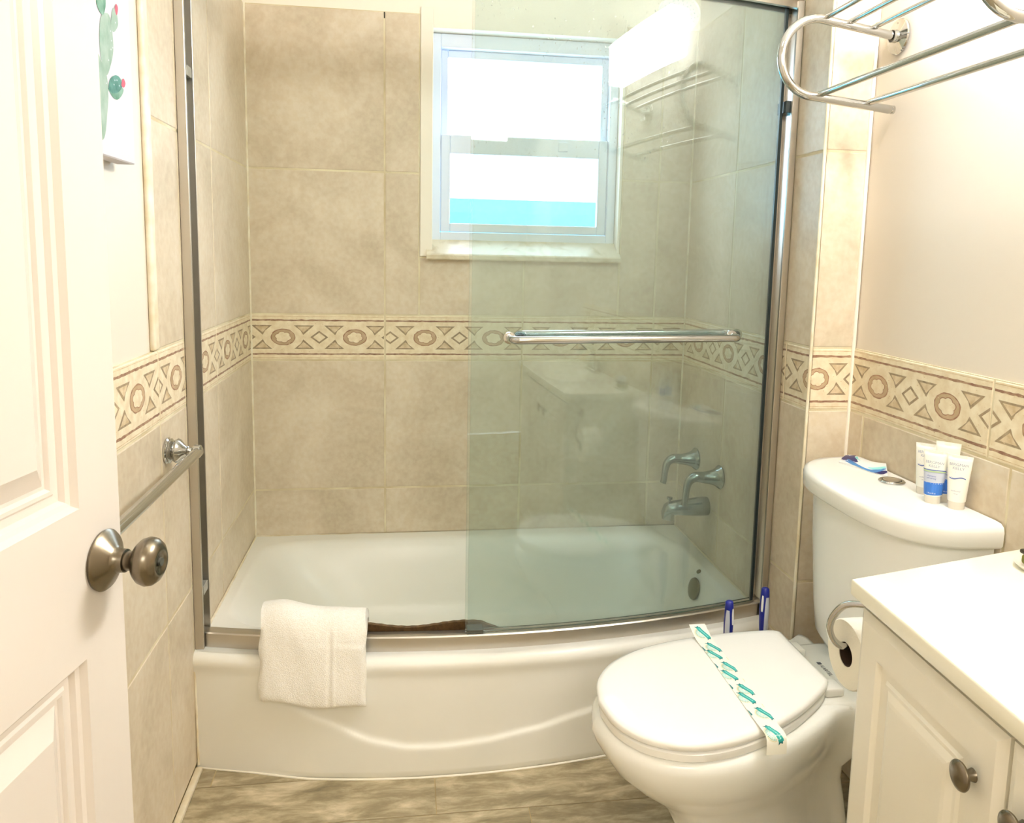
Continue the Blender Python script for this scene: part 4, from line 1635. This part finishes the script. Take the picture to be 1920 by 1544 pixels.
fa = radians(-48)
tube_bottle(1.6075, -1.279, 0.107, fa, 'white tube with blue squiggle, leftmost of the tubes on the tank', 'white')
tube_bottle(1.5850, -1.338, 0.107, fa, 'tube with solid blue foot standing in front of the other tubes', 'blue')
tube_bottle(1.6165, -1.3200 - 0.010, 0.122, fa, 'tube with blue foot half hidden behind the front blue one', 'blue')
tube_bottle(1.6080, -1.3780, 0.107, fa, 'white tube with blue squiggle, rightmost of the tubes on the tank', 'white')

# wrapped soap packet lying at the back left of the tank lid
pk = thing('paper_packet', (1.612, -1.035, 0.823), 'flat white packet with navy and blue swooshes at the corner of the tank lid', 'packet')
A0, A1, A2, A3 = Vector((1.556, -1.030, 0)), Vector((1.618, -0.966, 0)), Vector((1.6335, -1.100, 0)), Vector((1.599, -1.162, 0))


def pq(u, v, d):
    p = (A0 * (1 - u) + A3 * u) * (1 - v) + (A1 * (1 - u) + A2 * u) * v
    return Vector((p.x, p.y, 0.8225 + 0.006 * sin(pi * min(1, max(0, v))) * (0.5 + 0.5 * sin(pi * u)) + 0.002 * sin(u * 7) + 0.0025 + 0.012 * max(0, u) * max(0, v) + d))


bm = bmesh.new()
n = 14
top = [[bm.verts.new(pq(i / n, j / n, 0)) for j in range(n + 1)] for i in range(n + 1)]
bot = [[bm.verts.new(Vector((pq(i / n, j / n, 0).x, pq(i / n, j / n, 0).y, 0.8224))) for j in range(n + 1)] for i in range(n + 1)]
for i in range(n):
    for j in range(n):
        bm.faces.new((top[i][j], top[i + 1][j], top[i + 1][j + 1], top[i][j + 1]))
        bm.faces.new((bot[i][j], bot[i][j + 1], bot[i + 1][j + 1], bot[i + 1][j]))
for i in range(n):
    bm.faces.new((top[i][0], bot[i][0], bot[i + 1][0], top[i + 1][0]))
    bm.faces.new((top[i][n], top[i + 1][n], bot[i + 1][n], bot[i][n]))
    bm.faces.new((top[0][i], top[0][i + 1], bot[0][i + 1], bot[0][i]))
    bm.faces.new((top[n][i], bot[n][i], bot[n][i + 1], top[n][i + 1]))
obj('wrapper', bm, 'whiteplastic', pk, smooth=60)
bm = bmesh.new()


def swoosh(pts, ws, mi, d=0.001):
    c = catmull([Vector((a, b, 0)) for a, b in pts], 8)
    m_ = len(c)
    prev = None
    for i, p in enumerate(c):
        t = i / (m_ - 1)
        w = sum(ws[k] * max(0, 1 - abs(t * (len(ws) - 1) - k)) for k in range(len(ws)))
        q = c[min(i + 1, m_ - 1)] - c[max(i - 1, 0)]
        q = Vector((-q.y, q.x, 0)).normalized() * w * 1.35
        cl = lambda a: max(0.0, min(1.0, a))
        cur = (bm.verts.new(pq(cl(p.x + q.x), cl(p.y + q.y), d)), bm.verts.new(pq(cl(p.x - q.x), cl(p.y - q.y), d)))
        if prev:
            bm.faces.new((prev[0], prev[1], cur[1], cur[0])).material_index = mi
        prev = cur


swoosh([(0.02, 0.75), (0.05, 0.40), (0.10, 0.18)], [0.04, 0.09, 0.03], 0)
swoosh([(0.22, 0.92), (0.17, 0.60), (0.24, 0.34), (0.36, 0.25)], [0.02, 0.06, 0.09, 0.03], 0)
swoosh([(0.14, 0.28), (0.30, 0.10), (0.55, 0.04), (0.75, 0.10), (0.98, 0.42)], [0.02, 0.05, 0.04, 0.05, 0.01], 1)
swoosh([(0.12, 0.14), (0.28, 0.03), (0.52, 0.02)], [0.02, 0.02, 0.02], 1)
swoosh([(0.60, 0.18), (0.78, 0.26), (0.98, 0.56)], [0.01, 0.05, 0.02], 2)
swoosh([(0.72, 0.02), (0.86, 0.08), (1.0, 0.26)], [0.03, 0.06, 0.02], 0)
swoosh([(0.30, 0.75), (0.30, 0.55), (0.40, 0.42)], [0.01, 0.03, 0.01], 2)
bmesh.ops.recalc_face_normals(bm, faces=bm.faces[:])
obj('swoosh_print', bm, ['navy', 'midblue', 'palecyan'], pk, recalc=False, label='navy and light blue swooshes')

# ------------------------------------------------------------------ vanity
VO = Vector((1.218, -1.664, 0.0))
VF = Vector((-0.067, -0.99775, 0))
VN = Vector((-0.99775, 0.067, 0))


def VP(s, d, z):
    return VO + VF * s + VN * d + Vector((0, 0, z))


CT = 0.81
van = thing('vanity_cabinet', VP(0.45, -0.2, 0.0), 'white bathroom cabinet with raised panel doors at the right', 'cabinet')
bm = bmesh.new()
bodyf = [VP(0.010, -0.030, 0), VP(0.905, -0.030, 0), Vector((XQ - 0.002, VP(0.905, -0.03, 0).y - 0.0, 0)), Vector((XQ - 0.002, -1.572, 0))]
loft(bm, [[Vector((p.x, p.y, z)) for p in bodyf] for z in (0.09, 0.780)])
kick = [VP(0.02, -0.085, 0), VP(0.895, -0.085, 0), Vector((XQ - 0.01, VP(0.9, -0.03, 0).y, 0)), Vector((XQ - 0.01, -1.60, 0))]
loft(bm, [[Vector((p.x, p.y, z)) for p in kick] for z in (0.0, 0.09)])
obj('cabinet_body', bm, 'cabinet', van)


def cab_door(s0, s1, knob_s):
    z0, z1 = 0.115, 0.768
    d0 = -0.029
    mp = lambda s, d, z: VP(s, d0 + 0.019 + d, z)
    bm = bmesh.new()
    r = [bm.verts.new(mp(s, -0.019, z)) for s, z in ((s0, z0), (s1, z0), (s1, z1), (s0, z1))]
    q = [bm.verts.new(mp(s, -0.006, z)) for s, z in ((s0, z0), (s1, z0), (s1, z1), (s0, z1))]
    for k in range(4):
        bm.faces.new((r[k], r[(k + 1) % 4], q[(k + 1) % 4], q[k]))
    bm.faces.new(list(reversed(r)))
    panel_loops(bm, mp, s0, s1, z0, z1, [(0, -0.006), (0.004, -0.0045), (0.014, 0.0), (0.058, 0.0), (0.064, -0.007), (0.078, -0.0075), (0.082, -0.004), (0.088, -0.0045), (0.098, 0.0), (0.104, 0.001)])
    bmesh.ops.remove_doubles(bm, verts=bm.verts[:], dist=0.0001)
    dd = obj('cabinet_door', bm, 'cabinet', van)
    kp = mp(knob_s, 0.0, 0.688)
    obj('knob', lathe([(0, 0.0085), (0.004, 0.007), (0.010, 0.0065), (0.013, 0.012), (0.0155, 0.0178), (0.0175, 0.0187), (0.0195, 0.0178), (0.0225, 0.0118), (0.0235, 0.0)], kp, VN, 36), 'nickel', dd, smooth=50)


cab_door(0.013, 0.352, 0.304)
cab_door(0.358, 0.691, 0.394)

# worktop with an oval basin
bm = bmesh.new()
ctf = [VP(0.0, 0.0, 0), VP(0.92, 0.0, 0), Vector((XQ - 0.001, VP(0.92, 0, 0).y, 0)), Vector((XQ - 0.001, -1.556, 0))]
SC = Vector((1.395, -2.13, 0))
NS = 72


def ray_poly(o, d, poly):
    best = 1e9
    for i in range(len(poly)):
        a, b = poly[i], poly[(i + 1) % len(poly)]
        e = b - a
        den = d.x * e.y - d.y * e.x
        if abs(den) < 1e-9:
            continue
        t = ((a.x - o.x) * e.y - (a.y - o.y) * e.x) / den
        u = ((a.x - o.x) * d.y - (a.y - o.y) * d.x) / den
        if t > 0 and -1e-6 <= u <= 1 + 1e-6:
            best = min(best, t)
    return o + d * best


angs = [2 * pi * k / NS for k in range(NS)]
corner_a = [atan2(p.y - SC.y, p.x - SC.x) % (2 * pi) for p in ctf]
for ca in corner_a:
    k = min(range(NS), key=lambda j: abs(((angs[j] - ca + pi) % (2 * pi)) - pi))
    angs[k] = ca
outer_ = [ray_poly(SC, Vector((cos(a), sin(a), 0)), ctf) for a in angs]
inn = [Vector((SC.x - 0.012 + 0.150 * cos(a), SC.y + 0.205 * sin(a), 0)) for a in angs]
ctr = Vector((sum(p.x for p in ctf) / 4, sum(p.y for p in ctf) / 4, 0))


def ringz(pts, z, sc=1.0, c=None):
    c = c or SC
    return [Vector((c.x + (p.x - c.x) * sc, c.y + (p.y - c.y) * sc, z)) for p in pts]


loft(bm, [ringz(outer_, CT - 0.027, 0.990, ctr), ringz(outer_, CT - 0.024), ringz(outer_, CT - 0.004), ringz(outer_, CT - 0.001, 0.998, ctr), ringz(outer_, CT, 0.993, ctr), ringz(inn, CT, 1.06), ringz(inn, CT - 0.004, 1.0), ringz(inn, CT - 0.018, 0.94),
          ringz(inn, CT - 0.030, 0.90)], cap0=False, cap1=False)
ct = tag(obj('countertop', bm, 'counter', smooth=40), 'off-white vanity top with rounded edge on the white cabinet', 'countertop')
bm = bmesh.new()
loft(bm, [ringz(inn, CT - 0.0265, 0.915), ringz(inn, CT - 0.06, 0.84), ringz(inn, CT - 0.095, 0.66), ringz(inn, CT - 0.115, 0.40), ringz(inn, CT - 0.12, 0.10)], cap0=False)
obj('basin', bm, 'counter', ct, smooth=60)
t = thing('sink_faucet', (1.588, -2.13, CT), 'chrome faucet at the back of the vanity basin', 'faucet')
obj('faucet_base', box((1.565, -2.205, CT), (1.612, -2.055, CT + 0.018), 0.006, 3), 'chrome', t, smooth=40)
obj('spout', tube(catmull([Vector((1.588, -2.13, CT + 0.015)), Vector((1.583, -2.13, CT + 0.09)), Vector((1.54, -2.13, CT + 0.115)), Vector((1.475, -2.13, CT + 0.085))], 6), [0.014] * 19, 16), 'chrome', t, smooth=60)
for y in (-2.19, -2.07):
    obj('faucet_lever', lathe([(0.018, 0.014), (0.04, 0.012), (0.05, 0.017), (0.06, 0.012), (0.061, 0)], (1.588, y, CT), (0, 0, 1), 20), 'chrome', t, smooth=40)

# small tray with a wrapped soap at the edge of the frame
t = thing('soap_tray', (1.553, -1.664, CT), 'small cream dish with olive printed soap wrapper on the vanity, at the right frame edge', 'soap dish')
bm = bmesh.new()
loft(bm, [[Vector((1.553 + rx * cos(a), -1.664 + ry * sin(a), z)) for a in [2 * pi * k / 32 for k in range(32)]] for rx, ry, z in ((0.030, 0.034, CT), (0.038, 0.042, CT + 0.006), (0.040, 0.044, CT + 0.009), (0.037, 0.041, CT + 0.009), (0.030, 0.034, CT + 0.004))])
obj('dish', bm, 'cap', t, smooth=50)
bm = bmesh.new()
add_box(bm, (1.531, -1.688, CT + 0.005), (1.575, -1.640, CT + 0.022), 0, 0.005, 2)
obj('soap', bm, 'olive', t, smooth=40, label='olive green wrapped soap')
bm = bmesh.new()
add_box(bm, (1.529, -1.690, CT + 0.0222), (1.577, -1.638, CT + 0.030), 0, 0.003, 2)
obj('dark_band', bm, 'black', t, smooth=40)
bm = bmesh.new()
add_box(bm, (1.535, -1.684, CT + 0.0305), (1.573, -1.644, CT + 0.048), 0, 0.004, 2)
obj('wrapper', bm, 'tubegrey', t, smooth=40)

# toilet roll on a chrome hook on the side of the cabinet
RX, RY, RZ = 1.272, -1.576, 0.634
rl = bmesh.new()
prof_o = [(0.0, 0.021), (0.0, 0.0575), (0.003, 0.0595), (0.097, 0.0595), (0.100, 0.0575), (0.100, 0.021), (0.0, 0.021)]
add_lathe(rl, prof_o, (RX, RY, RZ), (1, 0, 0), 56)
tr_ = thing('toilet_roll', (RX + 0.05, RY, RZ - 0.0595), 'white toilet roll hanging from a chrome hook beside the vanity', 'toilet roll')
obj('paper', rl, 'paper', tr_, smooth=40)
cr_ = bmesh.new()
add_lathe(cr_, [(0.001, 0.0205), (0.099, 0.0205), (0.099, 0.019), (0.001, 0.019), (0.001, 0.0205)], (RX, RY, RZ), (1, 0, 0), 32)
obj('core', cr_, 'core', tr_, smooth=40, label='brown cardboard core')
hk = thing('roll_holder', (1.285, -1.645, 0.72), 'chrome wire hook holding the toilet roll beside the vanity', 'toilet roll holder')
hp = catmull([Vector((1.306, -1.640, 0.738)), Vector((1.286, -1.612, 0.738)), Vector((1.263, -1.584, 0.728)), Vector((1.249, -1.572, 0.706)), Vector((1.244, -1.568, 0.682)), Vector((1.249, -1.571, 0.662)), Vector((1.263, -1.575, 0.650)), Vector((1.286, -1.576, 0.648)), Vector((1.351, -1.576, 0.648))], 7)
obj('hook_wire', tube(hp, 0.0060, 12), 'chrome', hk, smooth=60)
obj('mounting_plate', lathe([(0, 0.018), (0.004, 0.017), (0.008, 0.007)], (1.300, -1.6415, 0.738), (0.24, 0.97, 0), 24), 'chrome', hk, smooth=40)

# ------------------------------------------------------------------ hotel towel rack high on the right wall
rk = thing('towel_rack', (XQ, -1.013, 1.80), 'chrome tube towel rack with long rods high on the right wall', 'towel rack')


def rack_frame(y, name):
    pts = []
    zt, zb = 1.846, 1.676
    rr_ = (zt - zb) / 2
    xl = 1.355 + rr_
    zc = (zt + zb) / 2
    dz = -0.028
    pts.append((XQ - 0.004, y, zt + dz))
    for k in range(0, 8):
        t = k / 8
        pts.append((XQ - 0.01 - (XQ - 0.01 - xl) * t, y, zt + dz * (1 - t)))
    for k in range(25):
        a = pi / 2 + pi * k / 24
        pts.append((xl + rr_ * cos(a), y, zc + rr_ * sin(a)))
    for k in range(1, 9):
        t = k / 8
        pts.append((xl + (XQ - 0.012 - xl) * t, y, zb - 0.020 * t))
    fo = obj('side_frame', tube(pts, 0.0098, 18), 'chrome', rk, smooth=60)
    obj('wall_flange', lathe([(0, 0.039), (0.003, 0.040), (0.006, 0.038), (0.010, 0.0145), (0.020, 0.0135)], (XQ, y, zt + dz), (-1, 0, 0), 36), 'chrome', fo, smooth=40)
    for sg_ in (-1, 1):
        obj('screw', lathe([(0, 0.0045), (0.002, 0.004), (0.0025, 0)], (XQ - 0.0055, y, zt + dz + sg_ * 0.028), (-1, 0, 0), 14), 'alu', fo, smooth=40)
    obj('end_cap', lathe([(0, 0.0085), (0.006, 0.0085), (0.007, 0.0098), (0.012, 0.0098), (0.013, 0)], (XQ - 0.014, y, zb - 0.0205), (1, 0, 0), 20), 'chrome', fo, smooth=40)


rack_frame(-1.013, 'far')
rack_frame(-1.640, 'near')
for x, z in ((1.455, 1.849), (1.514, 1.843), (1.574, 1.836), (1.452, 1.681), (1.571, 1.668)):
    zz = z
    obj('rod', tube([(x, -1.010, zz), (x, -1.645, zz)], 0.0074 if z < 1.75 else 0.0062, 14), 'chrome', rk, smooth=60)

# ------------------------------------------------------------------ vanity lamp and added ceiling fill
vl = thing('vanity_light', (1.55, -1.57, 1.945), 'lit white glass light bar above the vanity, seen mirrored in the shower glass', 'wall lamp')
obj('back_plate', box((XQ - 0.03, -1.76, 1.97), (XQ - 0.001, -1.40, 2.08), 0.004), 'chrome', vl)
obj('glass_shade', box((XQ - 0.135, -1.84, 1.945), (XQ - 0.03, -1.30, 2.095), 0.012, 3), 'lamp', vl, smooth=40)
cl = thing('ceiling_fill', (0.62, -1.75, 2.32), 'glowing dome added on the ceiling as fill light, unseen above the frame', 'fill light')  # dome added out of view to lift the general brightness
obj('fill_dome', lathe([(0, 0.0), (0.004, 0.06), (0.03, 0.12), (0.07, 0.15), (0.085, 0.15)], (0.62, -1.75, 2.32), (0, 0, 1), 40), 'dome', cl, smooth=60)
obj('fill_base', lathe([(0.085, 0.155), (0.099, 0.155)], (0.62, -1.75, 2.32), (0, 0, 1), 40), 'paint_white', cl, smooth=40)
